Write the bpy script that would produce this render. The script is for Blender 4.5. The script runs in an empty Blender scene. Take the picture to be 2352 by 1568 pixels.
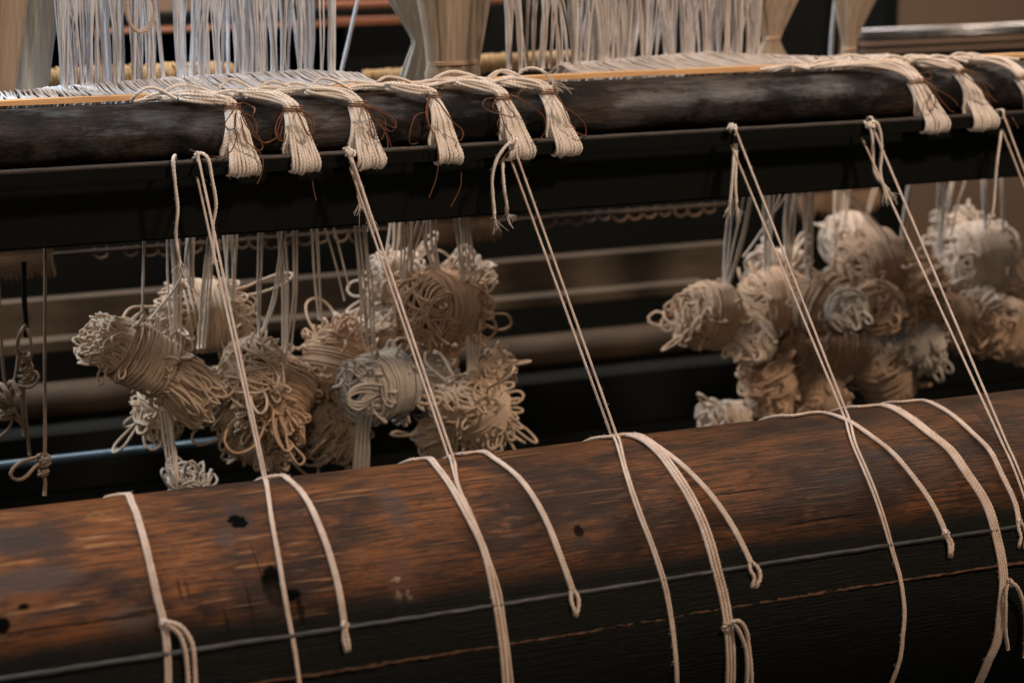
import bpy, math, random
import numpy as np
random.seed(7); RNG = np.random.default_rng(7)
S = bpy.context.scene; COL = S.collection

# ------------------------------------------------------------------ camera
F_PX, CX, CY = 5000.0, 1176.0, 784.0          # focal length in units of a 2352 px wide frame
HORIZ, VPX = -360.0, 12760.0
PITCH = math.atan((CY - HORIZ) / F_PX)
YAW = math.pi / 2 - math.atan((VPX - CX) / (F_PX / math.cos(PITCH)))
FW = np.array([math.sin(YAW) * math.cos(PITCH), math.cos(YAW) * math.cos(PITCH), -math.sin(PITCH)])
RT = np.array([math.cos(YAW), -math.sin(YAW), 0.0]); UP = np.cross(RT, FW)
_d = FW * F_PX + UP * (CY - 328.0); _d /= np.linalg.norm(_d)
CAM = -1.69 * _d
cd = bpy.data.cameras.new('camera'); co = bpy.data.objects.new('camera', cd); COL.objects.link(co)
cd.sensor_width = 36.0; cd.lens = F_PX / 2352.0 * 36.0; cd.clip_start = 0.05; cd.clip_end = 50.0
co.location = CAM.tolist(); co.rotation_euler = (math.pi / 2 - PITCH, 0.0, -YAW)
cd.dof.use_dof = True; cd.dof.focus_distance = 1.60; cd.dof.aperture_fstop = 5.8
S.camera = co

# ------------------------------------------------------------------ world, lamps, exposure
w = bpy.data.worlds.new('World'); S.world = w; w.use_nodes = True
bg = w.node_tree.nodes['Background']; bg.inputs[0].default_value = (0.92, 0.98, 0.90, 1); bg.inputs[1].default_value = 0.055
S.view_settings.view_transform = 'Standard'; S.view_settings.look = 'None'
S.view_settings.exposure = 0.0; S.view_settings.gamma = 1.0

def area(name, loc, target, size, power, color, sy=None):
    l = bpy.data.lights.new(name, 'AREA'); l.energy = power; l.color = color; l.size = size
    if sy: l.shape = 'RECTANGLE'; l.size_y = sy
    o = bpy.data.objects.new(name, l); COL.objects.link(o); o.location = loc
    import mathutils
    v = mathutils.Vector(target) - mathutils.Vector(loc)
    o.rotation_euler = v.to_track_quat('-Z', 'Y').to_euler()
    return o
area('ceiling_and_fill_lamp', (0.65, -1.25, 1.5), (0.0, 0.0, -0.1), 0.18, 31, (1.0, 0.77, 0.60))
area('ceiling_and_fill_lamp', (-0.95, -1.75, 0.50), (-0.1, 0.1, -0.15), 0.25, 6, (1.0, 0.78, 0.62))  # unseen fill lamp added low in front to reach under the board
area('window_light', (-1.1, 0.72, 1.1), (-0.2, 0.2, 0.05), 0.5, 32, (0.74, 0.87, 1.0))
area('ceiling_and_fill_lamp', (1.25, 0.60, 0.8), (0.3, 0.2, -0.1), 0.4, 8, (1.0, 0.84, 0.70))
area('ceiling_and_fill_lamp', (0.05, 0.62, 1.05), (0.05, 0.2, -0.1), 1.1, 14, (1.0, 0.84, 0.77), 0.3)

# ------------------------------------------------------------------ picture-to-place helpers
def ray(px, py):
    d = FW * F_PX + RT * (px - CX) - UP * (py - CY); return d / np.linalg.norm(d)
def U(px, py, Y):                       # the point seen at (px, py) that stands at depth Y
    d = ray(px, py); return CAM + d * ((Y - CAM[1]) / d[1])
def ZZ(py, Y, px=CX): return float(U(px, py, Y)[2])
def mm_px(Y): return np.linalg.norm(U(CX, 500, Y) - CAM) / F_PX

RYC, RZC, RR = -0.203, -0.3095, 0.1205    # the cloth roller: axis and radius
def roll(px, py, lift=0.0):
    d = ray(px, py); o = CAM; R = RR + lift
    a = d[1] ** 2 + d[2] ** 2; oy, oz = o[1] - RYC, o[2] - RZC
    b = oy * d[1] + oz * d[2]; c = oy * oy + oz * oz - R * R
    disc = b * b - a * c
    t = (-b - math.sqrt(disc)) / a if disc > 0 else -b / a
    p = o + d * t
    if disc <= 0:
        v = np.array([p[1] - RYC, p[2] - RZC]); v *= R / np.linalg.norm(v); p = np.array([p[0], RYC + v[0], RZC + v[1]])
    return p
def rang(p): return math.atan2(p[2] - RZC, p[1] - RYC)
def rcyl(x, ang, lift=0.0): return np.array([x, RYC + (RR + lift) * math.cos(ang), RZC + (RR + lift) * math.sin(ang)])

ZT = ZZ(202, 0.046)                        # top of the breast beam
BEAM = [(0.034, -0.004), (0.020, 0.000), (0.0135, 0.0025), (0.0100, 0.0060), (0.0085, 0.0100), (0.0085, 0.0145), (0.0102, 0.0190),
        (0.0138, 0.0238), (0.0190, 0.0282), (0.0262, ZT - 0.0050), (0.0345, ZT - 0.0022), (0.0435, ZT - 0.0005), (0.054, ZT), (0.074, ZT - 0.001),
        (0.090, ZT - 0.006), (0.092, -0.004)]
def smooth_profile(pr, k=4):
    P = np.array(pr[1:14], float); out = [pr[0]]; Q = np.vstack([P[0], P, P[-1]])
    for i in range(1, len(Q) - 2):
        p0, p1, p2, p3 = Q[i - 1:i + 3]
        for t in np.arange(k) / k: out.append(tuple(.5 * (2 * p1 + (p2 - p0) * t + (2 * p0 - 5 * p1 + 4 * p2 - p3) * t * t + (3 * p1 - p0 - 3 * p2 + p3) * t ** 3)))
    return out + [tuple(P[-1])] + list(pr[14:])
def beam(px, py, lift=0.0):               # first point of the breast beam (or the board below it) seen at (px, py)
    d = ray(px, py); best = None
    pr = BEAM[1:14]
    for (y0, z0), (y1, z1) in zip(pr[:-1], pr[1:]):
        ny, nz = -(z1 - z0), (y1 - y0); n = math.hypot(ny, nz); ny, nz = ny / n * lift, nz / n * lift
        ay, az, by, bz = y0 + ny, z0 + nz, y1 + ny, z1 + nz
        ey, ez = by - ay, bz - az
        den = d[1] * ez - d[2] * ey
        if abs(den) < 1e-9: continue
        t = ((ay - CAM[1]) * ez - (az - CAM[2]) * ey) / den
        s = ((ay - CAM[1]) * d[2] - (az - CAM[2]) * d[1]) / den
        if t > 0 and -0.15 <= s <= 1.15 and (best is None or t < best): best = t
    if best is None: return U(px, py, 0.03 - lift)
    return CAM + d * best

# ------------------------------------------------------------------ node materials
def new_mat(name):
    m = bpy.data.materials.new(name); m.use_nodes = True
    nt = m.node_tree; b = nt.nodes['Principled BSDF']; return m, nt, b
def N(nt, t, **kw):
    n = nt.nodes.new(t)
    for k, v in kw.items():
        if isinstance(k, str) and k in n.inputs: n.inputs[k].default_value = v
        else: setattr(n, k, v)
    return n
def L(nt, a, b): nt.links.new(a, b)
def coords(nt, kind='Object', scale=(1, 1, 1), loc=(0, 0, 0)):
    tc = N(nt, 'ShaderNodeTexCoord'); mp = N(nt, 'ShaderNodeMapping')
    mp.inputs['Scale'].default_value = scale; mp.inputs['Location'].default_value = loc
    L(nt, tc.outputs[kind], mp.inputs[0]); return mp.outputs[0]
def noise(nt, vec, scale, detail=5, rough=0.6, dist=0.0):
    n = N(nt, 'ShaderNodeTexNoise'); n.inputs['Scale'].default_value = scale; n.inputs['Detail'].default_value = detail
    n.inputs['Roughness'].default_value = rough; n.inputs['Distortion'].default_value = dist
    L(nt, vec, n.inputs['Vector']); return n.outputs['Fac']
def ramp(nt, fac, stops):
    r = N(nt, 'ShaderNodeValToRGB'); e = r.color_ramp.elements
    while len(e) < len(stops): e.new(0.5)
    for i, (p, c) in enumerate(stops):
        e[i].position = p; e[i].color = (c, c, c, 1) if isinstance(c, (int, float)) else (*c, 1)
    L(nt, fac, r.inputs[0]); return r.outputs[0]
def mix(nt, fac, a, b, blend='MIX'):
    m = N(nt, 'ShaderNodeMix'); m.data_type = 'RGBA'; m.blend_type = blend
    for v, i in ((fac, 0), (a, 6), (b, 7)):
        if isinstance(v, (int, float)): m.inputs[i].default_value = v
        elif isinstance(v, tuple): m.inputs[i].default_value = (*v, 1)
        else: L(nt, v, m.inputs[i])
    return m.outputs[2]
def math_(nt, op, a, b=None, clamp=False):
    m = N(nt, 'ShaderNodeMath'); m.operation = op; m.use_clamp = clamp
    for v, i in ((a, 0), (b, 1)):
        if v is None: continue
        if isinstance(v, (int, float)): m.inputs[i].default_value = v
        else: L(nt, v, m.inputs[i])
    return m.outputs[0]
def bump(nt, h, strength, dist, normal=None):
    b = N(nt, 'ShaderNodeBump'); b.inputs['Strength'].default_value = strength; b.inputs['Distance'].default_value = dist
    L(nt, h, b.inputs['Height'])
    if normal: L(nt, normal, b.inputs['Normal'])
    return b.outputs[0]

def cotton(name, base, dark, twist=False, rough=0.92):
    m, nt, b = new_mat(name)
    c = coords(nt)
    n1 = noise(nt, c, 55, 3); n2 = noise(nt, c, 900, 4)
    col = mix(nt, ramp(nt, n1, [(0.3, 0.0), (0.7, 1.0)]), dark, base)
    col = mix(nt, ramp(nt, n2, [(0.35, 0.22), (0.6, 0.0)]), col, tuple(x * 0.55 for x in base))
    h = n2; st = 0.5
    nrm = bump(nt, h, 0.55, 0.0005)
    if twist:
        uv = N(nt, 'ShaderNodeUVMap'); uv.uv_map = 'rope'; sp = N(nt, 'ShaderNodeSeparateXYZ'); L(nt, uv.outputs[0], sp.inputs[0])
        s = math_(nt, 'ADD', math_(nt, 'MULTIPLY', sp.outputs[0], 1.0), math_(nt, 'MULTIPLY', sp.outputs[1], 3.0))
        wv = math_(nt, 'ABSOLUTE', math_(nt, 'SINE', math_(nt, 'MULTIPLY', s, math.pi)))
        nrm = bump(nt, wv, 0.35, 0.0006, nrm)
        col = mix(nt, ramp(nt, wv, [(0.0, 0.3), (0.35, 0.0)]), col, tuple(x * 0.5 for x in base))  # shade between the plies put into the colour
    L(nt, col, b.inputs['Base Color']); b.inputs['Roughness'].default_value = rough
    b.inputs['Specular IOR Level'].default_value = 0.15
    b.inputs['Sheen Weight'].default_value = 0.04
    L(nt, nrm, b.inputs['Normal'])
    return m
M = {}
M['cotton'] = cotton('cotton_cord', (0.86, 0.78, 0.70), (0.76, 0.66, 0.57))
M['cotton_roll'] = cotton('cotton_cord_tan', (0.63, 0.50, 0.41), (0.46, 0.345, 0.265))
M['skein'] = cotton('skein_cord', (0.66, 0.52, 0.38), (0.47, 0.34, 0.23), True)
M['skein_grey'] = cotton('skein_cord_grey', (0.55, 0.49, 0.41), (0.40, 0.34, 0.28), True)
M['skein_tan'] = cotton('skein_cord_tan', (0.60, 0.42, 0.28), (0.42, 0.28, 0.18), True)
M['skein_brown'] = cotton('skein_cord_brown', (0.46, 0.32, 0.215), (0.30, 0.20, 0.13), True)
M['skein_pale'] = cotton('skein_cord_pale', (0.66, 0.55, 0.44), (0.50, 0.39, 0.29), True)
M['hang'] = cotton('hanging_string', (0.84, 0.74, 0.63), (0.66, 0.56, 0.46), True)
M['heddle'] = cotton('heddle_cord', (0.74, 0.76, 0.80), (0.56, 0.57, 0.60), True)  # cool light tint put into the cord colour
M['heddle_warm'] = cotton('heddle_cord_warm', (0.74, 0.69, 0.65), (0.48, 0.42, 0.38), True)  # same cord, with a warm light tint put into its colour
M['twine'] = cotton('brown_twine', (0.25, 0.11, 0.055), (0.15, 0.065, 0.035))
M['ring'] = cotton('dull_tan_cord', (0.30, 0.20, 0.13), (0.2, 0.13, 0.09), True)
M['dimcord'] = cotton('darker_tan_cord', (0.26, 0.19, 0.135), (0.18, 0.13, 0.09), True)  # a darker tan for the knotted strings at the far left
M['fringe'] = cotton('ochre_fringe', (0.55, 0.38, 0.20), (0.40, 0.24, 0.10), True)
M['warp'] = cotton('warp_yarn', (0.80, 0.80, 0.82), (0.72, 0.70, 0.70))
M['warp_warm'] = cotton('warp_yarn_warm', (0.80, 0.75, 0.70), (0.72, 0.65, 0.60))

def plain(name, c1, c2, rough=0.5, scale=(1, 1, 1), ns=20, bs=0.3, bd=0.001, spec=0.5, metal=0.0):
    m, nt, b = new_mat(name); v = coords(nt, 'Object', scale)
    n = noise(nt, v, ns, 8, 0.65); col = mix(nt, ramp(nt, n, [(0.32, 0.0), (0.68, 1.0)]), c1, c2)
    L(nt, col, b.inputs['Base Color']); L(nt, ramp(nt, n, [(0.2, max(0.05, rough - 0.12)), (0.8, min(1, rough + 0.12))]), b.inputs['Roughness'])
    b.inputs['Specular IOR Level'].default_value = spec; b.inputs['Metallic'].default_value = metal
    L(nt, bump(nt, n, bs, bd), b.inputs['Normal']); return m
M['black_board'] = plain('black_painted_board', (0.0045, 0.0052, 0.0042), (0.0075, 0.008, 0.0065), 0.85, (2, 20, 20), 25, 0.15, 0.0004, 0.08)
M['bar'] = plain('waxed_dark_bar', (0.028, 0.024, 0.020), (0.055, 0.044, 0.036), 0.5, (1.5, 15, 15), 60, 0.4, 0.0006, 0.35)
M['black'] = plain('black_frame_paint', (0.0055, 0.0062, 0.0052), (0.0085, 0.009, 0.0075), 0.8, (1, 1, 1), 8, 0.1, 0.001, 0.1)
M['pine'] = plain('pale_pine_strip', (0.72, 0.40, 0.17), (0.85, 0.52, 0.26), 0.5, (1, 12, 12), 40, 0.2, 0.0004)
M['plank'] = plain('worn_brown_plank', (0.058, 0.042, 0.028), (0.125, 0.095, 0.066), 0.7, (1.2, 6, 6), 7, 0.2, 0.001, 0.2)
M['pole'] = plain('brown_wood_pole', (0.030, 0.020, 0.012), (0.062, 0.042, 0.026), 0.65, (2, 8, 8), 10, 0.2, 0.001, 0.2)
M['copper'] = plain('rusty_red_rail', (0.17, 0.055, 0.025), (0.26, 0.09, 0.04), 0.5, (1, 4, 4), 10, 0.2, 0.001)
M['chrome'] = plain('brushed_steel_tube', (0.45, 0.47, 0.5), (0.6, 0.6, 0.6), 0.28, (1, 8, 8), 12, 0.05, 0.0004, 0.5, 1.0)
M['bluetube'] = plain('blue_glint_tube', (0.12, 0.19, 0.25), (0.20, 0.32, 0.42), 0.35, (1, 8, 8), 9, 0.1, 0.0004, 0.5, 0.6)  # blue highlights of the steel put into its base colour
M['slat'] = plain('brown_slat', (0.18, 0.115, 0.075), (0.26, 0.17, 0.115), 0.6, (2, 8, 8), 10, 0.2, 0.001, 0.2)
M['wall'] = plain('brown_plaster', (0.27, 0.185, 0.13), (0.31, 0.215, 0.15), 0.9, (1, 1, 1), 2.5, 0.1, 0.002, 0.1)
M['floor'] = plain('dark_floor_boards', (0.012, 0.012, 0.010), (0.02, 0.018, 0.014), 0.8, (1, 1, 1), 5, 0.2, 0.002, 0.1)
M['sheaf_beige'] = plain('beige_thread_sheaf', (0.27, 0.205, 0.145), (0.42, 0.33, 0.245), 0.85, (260, 260, 3), 1.0, 0.5, 0.002, 0.2)
M['sheaf_grey'] = plain('grey_thread_sheaf', (0.27, 0.25, 0.21), (0.42, 0.40, 0.345), 0.85, (260, 260, 3), 1.0, 0.5, 0.002, 0.2)

def beam_mat():
    m, nt, b = new_mat('dark_waxed_timber')
    v = coords(nt, 'Object', (1, 1, 1)); vg = coords(nt, 'Object', (1.0, 9, 9))
    big = noise(nt, v, 16, 6, 0.62); grain = noise(nt, vg, 38, 9, 0.7, 1.2); fine = noise(nt, vg, 170, 6, 0.7)
    col = mix(nt, ramp(nt, big, [(0.44, 0.0), (0.60, 1.0)]), (0.006, 0.0055, 0.005), (0.048, 0.031, 0.022))
    col = mix(nt, ramp(nt, grain, [(0.40, 0.85), (0.56, 0.0)]), col, (0.008, 0.008, 0.007))
    L(nt, col, b.inputs['Base Color'])
    L(nt, math_(nt, 'ADD', ramp(nt, grain, [(0.3, 0.22), (0.75, 0.0)]), ramp(nt, big, [(0.4, 0.40), (0.62, 0.26)])), b.inputs['Roughness'])
    h = math_(nt, 'ADD', math_(nt, 'MULTIPLY', grain, 1.0), math_(nt, 'MULTIPLY', fine, 0.5))
    L(nt, bump(nt, h, 0.9, 0.0018, bump(nt, noise(nt, v, 70, 8, .75), .4, .002, bump(nt, big, .4, .006))), b.inputs['Normal']); L(nt, ramp(nt, noise(nt, coords(nt, 'Object', (1, 1.8, 1.8)), 17, 9, .70), [(0.47, 0.05), (0.60, 0.45)]), b.inputs['Specular IOR Level'])
    return m
M['beam'] = beam_mat()

# ------------------------------------------------------------------ object helpers
def tag(o, label=None, cat=None, group=None, kind=None):
    for k, v in (('label', label), ('category', cat), ('group', group), ('kind', kind)):
        if v: o[k] = v
    return o
def empty(name, label, cat, group=None, loc=(0, 0, 0)):
    o = bpy.data.objects.new(name, None); COL.objects.link(o); o.location = [float(c) for c in loc]
    o.empty_display_size = 0.02
    return tag(o, label, cat, group)
def mesh_obj(name, V, Fc, mat, parent=None, uv=None, smooth=True):
    V = np.asarray(V, float)
    if parent is not None: V = V - np.array(parent.location)
    me = bpy.data.meshes.new(name)
    if isinstance(Fc, np.ndarray):
        n = len(Fc); me.vertices.add(len(V)); me.vertices.foreach_set('co', V.astype(np.float32).ravel())
        me.loops.add(n * 4); me.loops.foreach_set('vertex_index', Fc.astype(np.int32).ravel())
        me.polygons.add(n); me.polygons.foreach_set('loop_start', np.arange(0, n * 4, 4, dtype=np.int32))
        try: me.polygons.foreach_set('loop_total', np.full(n, 4, dtype=np.int32))
        except Exception: pass
        me.update(calc_edges=True)
    else:
        me.from_pydata(V.tolist(), [], Fc); me.update()
    if uv is not None:
        l = me.uv_layers.new(name='rope'); l.data.foreach_set('uv', np.asarray(uv, np.float32).ravel())
    if smooth: me.polygons.foreach_set('use_smooth', [True] * len(me.polygons))
    me.materials.append(mat)
    o = bpy.data.objects.new(name, me); COL.objects.link(o)
    if parent is not None: o.parent = parent
    return o

def spline(P, step):                                   # centripetal-ish Catmull-Rom, evenly resampled
    P = np.asarray(P, float)
    if len(P) == 2:
        n = max(2, int(np.linalg.norm(P[1] - P[0]) / step)); t = np.linspace(0, 1, n)[:, None]; return P[0] + (P[1] - P[0]) * t
    Q = np.vstack([2 * P[0] - P[1], P, 2 * P[-1] - P[-2]]); out = []
    for i in range(1, len(Q) - 2):
        p0, p1, p2, p3 = Q[i - 1:i + 3]
        d = np.linalg.norm(p2 - p1); k = max(2, int(d / step) + 1)
        a = max(np.linalg.norm(p1 - p0), 1e-6); c = max(np.linalg.norm(p3 - p2), 1e-6); d = max(d, 1e-6)
        a, dd, c = a ** .5, d ** .5, c ** .5
        m1 = (p2 - p1) + dd * ((p1 - p0) / a - (p2 - p0) / (a + dd)); m2 = (p2 - p1) + dd * ((p3 - p2) / c - (p3 - p1) / (dd + c))
        t = np.linspace(0, 1, k, endpoint=False)[:, None]
        out.append(p1 * (2 * t ** 3 - 3 * t ** 2 + 1) + m1 * (t ** 3 - 2 * t ** 2 + t) + p2 * (-2 * t ** 3 + 3 * t ** 2) + m2 * (t ** 3 - t ** 2))
    out.append(P[-1:]); R = np.vstack(out)
    s = np.concatenate([[0], np.cumsum(np.linalg.norm(np.diff(R, axis=0), axis=1))])
    n = max(3, int(s[-1] / step) + 1); si = np.linspace(0, s[-1], n)
    return np.stack([np.interp(si, s, R[:, k]) for k in range(3)], -1)

class Rope:
    """collects any number of cords into one mesh"""
    def __init__(self): self.V = []; self.F = []; self.UV = []; self.n = 0
    def add(self, pts, r, near=False, taper=False, step=None, raw=False):
        step = step or (0.0013 if near else 0.0045)
        P = np.asarray(pts, float) if raw else spline(pts, step)
        if len(P) < 2: return self
        T = np.gradient(P, axis=0); T /= np.maximum(np.linalg.norm(T, axis=1), 1e-9)[:, None]
        ks = 12 if near else 6
        # parallel transport
        a = np.array([0.31, 0.52, 0.79]); n0 = np.cross(T[0], a); n0 /= np.linalg.norm(n0)
        Nn = np.empty_like(P); Nn[0] = n0; tx = T.tolist(); cur = n0.tolist()
        for i in range(1, len(P)):
            t = tx[i]; d = cur[0] * t[0] + cur[1] * t[1] + cur[2] * t[2]
            x, y, z = cur[0] - d * t[0], cur[1] - d * t[1], cur[2] - d * t[2]
            l = math.sqrt(x * x + y * y + z * z) or 1.0; cur = [x / l, y / l, z / l]; Nn[i] = cur
        B = np.cross(T, Nn)
        s = np.concatenate([[0], np.cumsum(np.linalg.norm(np.diff(P, axis=0), axis=1))])
        th = np.arange(ks) / ks * 2 * math.pi
        ph = 2 * math.pi * s / (r * 6.6)
        if near:
            ang = th[None, :] + ph[:, None]
            rad = np.broadcast_to(r * (0.70 + 0.37 * np.abs(np.cos(1.5 * th)))[None, :], ang.shape)
        else:
            ang = np.broadcast_to(th[None, :], (len(P), ks)); rad = np.full(ang.shape, r)
        rad = rad * (1 + .05 * np.sin(s * 210 + P[0, 0] * 900) + .04 * np.sin(s * 611 + P[0, 1] * 700))[:, None]
        if taper is not False:
            pr = np.interp(s / max(s[-1], 1e-9), np.linspace(0, 1, len(taper)), taper); rad = rad * pr[:, None]
        V = P[:, None, :] + Nn[:, None, :] * (np.cos(ang) * rad)[..., None] + B[:, None, :] * (np.sin(ang) * rad)[..., None]
        m = len(P); i = np.arange(m - 1)[:, None]; k = np.arange(ks)[None, :]; k2 = (k + 1) % ks
        Fq = np.stack([i * ks + k, i * ks + k2, (i + 1) * ks + k2, (i + 1) * ks + k], -1).reshape(-1, 4)[:, ::-1] + self.n
        u0 = s[:-1, None] / (r * 2.2) + 0 * k; u1 = s[1:, None] / (r * 2.2) + 0 * k; v0 = k / ks + 0 * i; v1 = (k + 1) / ks + 0 * i
        uv = np.stack([np.stack([u1, v0], -1), np.stack([u1, v1], -1), np.stack([u0, v1], -1), np.stack([u0, v0], -1)], -2).reshape(-1, 2)
        self.V.append(V.reshape(-1, 3)); self.F.append(Fq); self.UV.append(uv); self.n += m * ks
        extra = 0
        if near and r > .0009:                                    # loose fibres standing off the yarn
            nf = int(s[-1] / .0022)
            if nf > 1:
                idx = RNG.integers(1, m - 1, nf); an_ = RNG.uniform(0, 6.283, nf); rn = Nn[idx] * np.cos(an_)[:, None] + B[idx] * np.sin(an_)[:, None]
                tg = T[idx]; ln_ = RNG.uniform(.5, 1.5, nf)[:, None] * .0016; cu = RNG.normal(0, .7, (nf, 1))
                a0 = P[idx] + rn * r * .8; a1 = a0 + rn * ln_ * .6 + tg * ln_ * .4 * cu; a2 = a1 + rn * ln_ * .25 + tg * ln_ * .8 * cu
                wv = np.cross(rn, tg) * .00007 + tg * .00007
                VV = np.stack([a0 - wv, a0 + wv, a1 - wv, a1 + wv, a2 - wv * .4, a2 + wv * .4], 1).reshape(-1, 3); o = self.n + np.arange(nf)[:, None] * 6
                self.V.append(VV); self.n += len(VV); q1 = o + np.array([0, 1, 3, 2]); q2 = o + np.array([2, 3, 5, 4]); self.F += [q1, q2]; self.UV.append(np.zeros((nf * 8, 2)))
                extra = len(VV)
        # end caps
        base0 = self.n - m * ks - extra
        for e, base in ((0, 0), (m - 1, (m - 1) * ks)):
            q = np.array([[base0 + base, base0 + base + (j + 1) % ks, base0 + base + (j + 2) % ks, base0 + base + (j + 3) % ks] for j in range(0, ks - 3, 2)] or [[base0 + base + k for k in range(4)]])
            self.F.append(q if e else q[:, ::-1]); self.UV.append(np.zeros((len(q) * 4, 2)))
        return self
    def build(self, name, mat, parent=None):
        return mesh_obj(name, np.vstack(self.V), np.vstack(self.F), mat, parent, np.vstack(self.UV))

def cord(name, pts, r, mat, parent=None, near=True, taper=False): return Rope().add(pts, r, near, taper).build(name, mat, parent)
def knot(p, d, r, parent, mat, name='knot', size=1.0, near=True):       # a small overhand knot: two turns and a crossing strand
    d = np.asarray(d, float); d /= np.linalg.norm(d); a = np.cross(d, (0.3, 0.8, 0.5)); a /= np.linalg.norm(a); b = np.cross(d, a)
    t = np.linspace(0, 1, 16); th = t * 2 * math.pi * 2.2; q = r * 1.45 * size
    P = [p + d * (tt - .5) * r * 3.2 * size + a * math.cos(h) * q + b * math.sin(h) * q for tt, h in zip(t, th)]
    P2 = [p - d * r * 1.6 * size + a * q, p - d * r * .6 + b * q * 1.25, p + d * r * .6 - a * q * 1.2, p + d * r * 1.6 * size - b * q * .7]
    R = Rope().add(P, r * 0.95, near).add(P2, r * .9, near)
    return R.build(name, mat, parent)
def fray(p, d, r, parent, mat, length=0.014, n=12, spread=0.45):
    d = np.asarray(d, float); d /= np.linalg.norm(d); R = Rope()
    for i in range(n):
        s = RNG.normal(0, 1, 3) * spread; e = d + s * .5; k = length * RNG.uniform(.6, 1.1)
        o = RNG.normal(0, .4, 3) * r
        R.add([p + o - d * r * 2, p + o + d * k * .3, p + e * k * .7, p + e * k + RNG.normal(0, .1, 3) * k], r * .2, False, [1, .9, .5], 0.002)
    return R.build('frayed_end', mat, parent)

def prism(name, prof, x0, x1, mat, parent=None, nx=60, wob=0.0, closed=True, jitter=0.0, smooth=True):
    xs = np.linspace(x0, x1, nx); pr = np.array(prof, float); m = len(pr); V = []
    for i, x in enumerate(xs):
        q = pr.copy()
        if wob: q[:, 0] += wob * math.sin(x * 9 + 1.3) + RNG.normal(0, wob * .25); q[:, 1] += wob * math.sin(x * 13 + .4) + RNG.normal(0, wob * .25)
        if jitter: q += RNG.normal(0, jitter, q.shape)
        V.append(np.column_stack([np.full(m, x), q]))
    V = np.vstack(V); F = []
    for i in range(nx - 1):
        for k in range(m if closed else m - 1):
            k2 = (k + 1) % m; F.append((i * m + k, i * m + k2, (i + 1) * m + k2, (i + 1) * m + k))
    if closed: F.append(tuple(range(m))[::-1]); F.append(tuple((nx - 1) * m + k for k in range(m)))
    return mesh_obj(name, V, F, mat, parent, None, smooth)
def circ(yc, zc, r, n=24, a0=0): return [(yc + r * math.cos(a0 + 2 * math.pi * k / n), zc + r * math.sin(a0 + 2 * math.pi * k / n)) for k in range(n)]
def box(name, lo, hi, mat, parent=None, bev=0.002):
    x0, y0, z0 = lo; x1, y1, z1 = hi; b = bev
    pr = [(y0 + b, z0), (y1 - b, z0), (y1, z0 + b), (y1, z1 - b), (y1 - b, z1), (y0 + b, z1), (y0, z1 - b), (y0, z0 + b)]
    return prism(name, pr, x0, x1, mat, parent, 2, smooth=False)

# ================================================================== SETTING
tag(box('floor', (-4, -3, -1.06), (5, 3.2, -1.0), M['floor']), kind='structure')
tag(box('wall', (-4, 1.5, -1.0), (5, 1.6, 2.6), M['wall']), kind='structure')

# ================================================================== BREAST BEAM, BOARD, BAR
XL, XR = -0.85, 1.5
bb = empty('breast_beam', 'dark glossy rounded timber beam with a flat black board below it', 'loom beam')
pr = np.array(BEAM)
body = prism('beam_body', smooth_profile(BEAM), XL, XR, M['beam'], bb, 420, 0.0004, True, 0.00010)
zb = ZZ(492, 0.020)
prism('board', [(0.020, -0.0045), (0.020, zb + .0015), (0.0215, zb), (0.052, zb), (0.052, -0.0045)], XL, XR, M['black_board'], bb, 60, 0.0002, True, 0.00006, False)
bar = empty('apron_bar', 'thin dark bar in front of the black board, carrying the cord loops', 'bar', None, (0, 0, 0))
prism('rod', circ(0.0, -0.0002, 0.0021, 14), XL, XR, M['bar'], bar, 260, 0.0002, True, 0.0001)
prism('bar_face', [(-0.0014, -0.0105), (-0.0014, -0.0016), (0.0016, -0.0016), (0.0016, -0.0105)], XL, XR, M['black_board'], bar, 60, 0.0001, True, 0.0, False)
strip = prism('wooden_strip', [(0.071, ZT + .0012), (0.079, ZT + .0014), (0.080, ZT + .0052), (0.071, ZT + .005)], XL, XR, M['pine'], None, 90, 0.0003, True, 0.0001, False)
tag(strip, 'thin pale orange pine strip lying along the back of the dark rounded beam', 'wooden strip')

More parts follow.
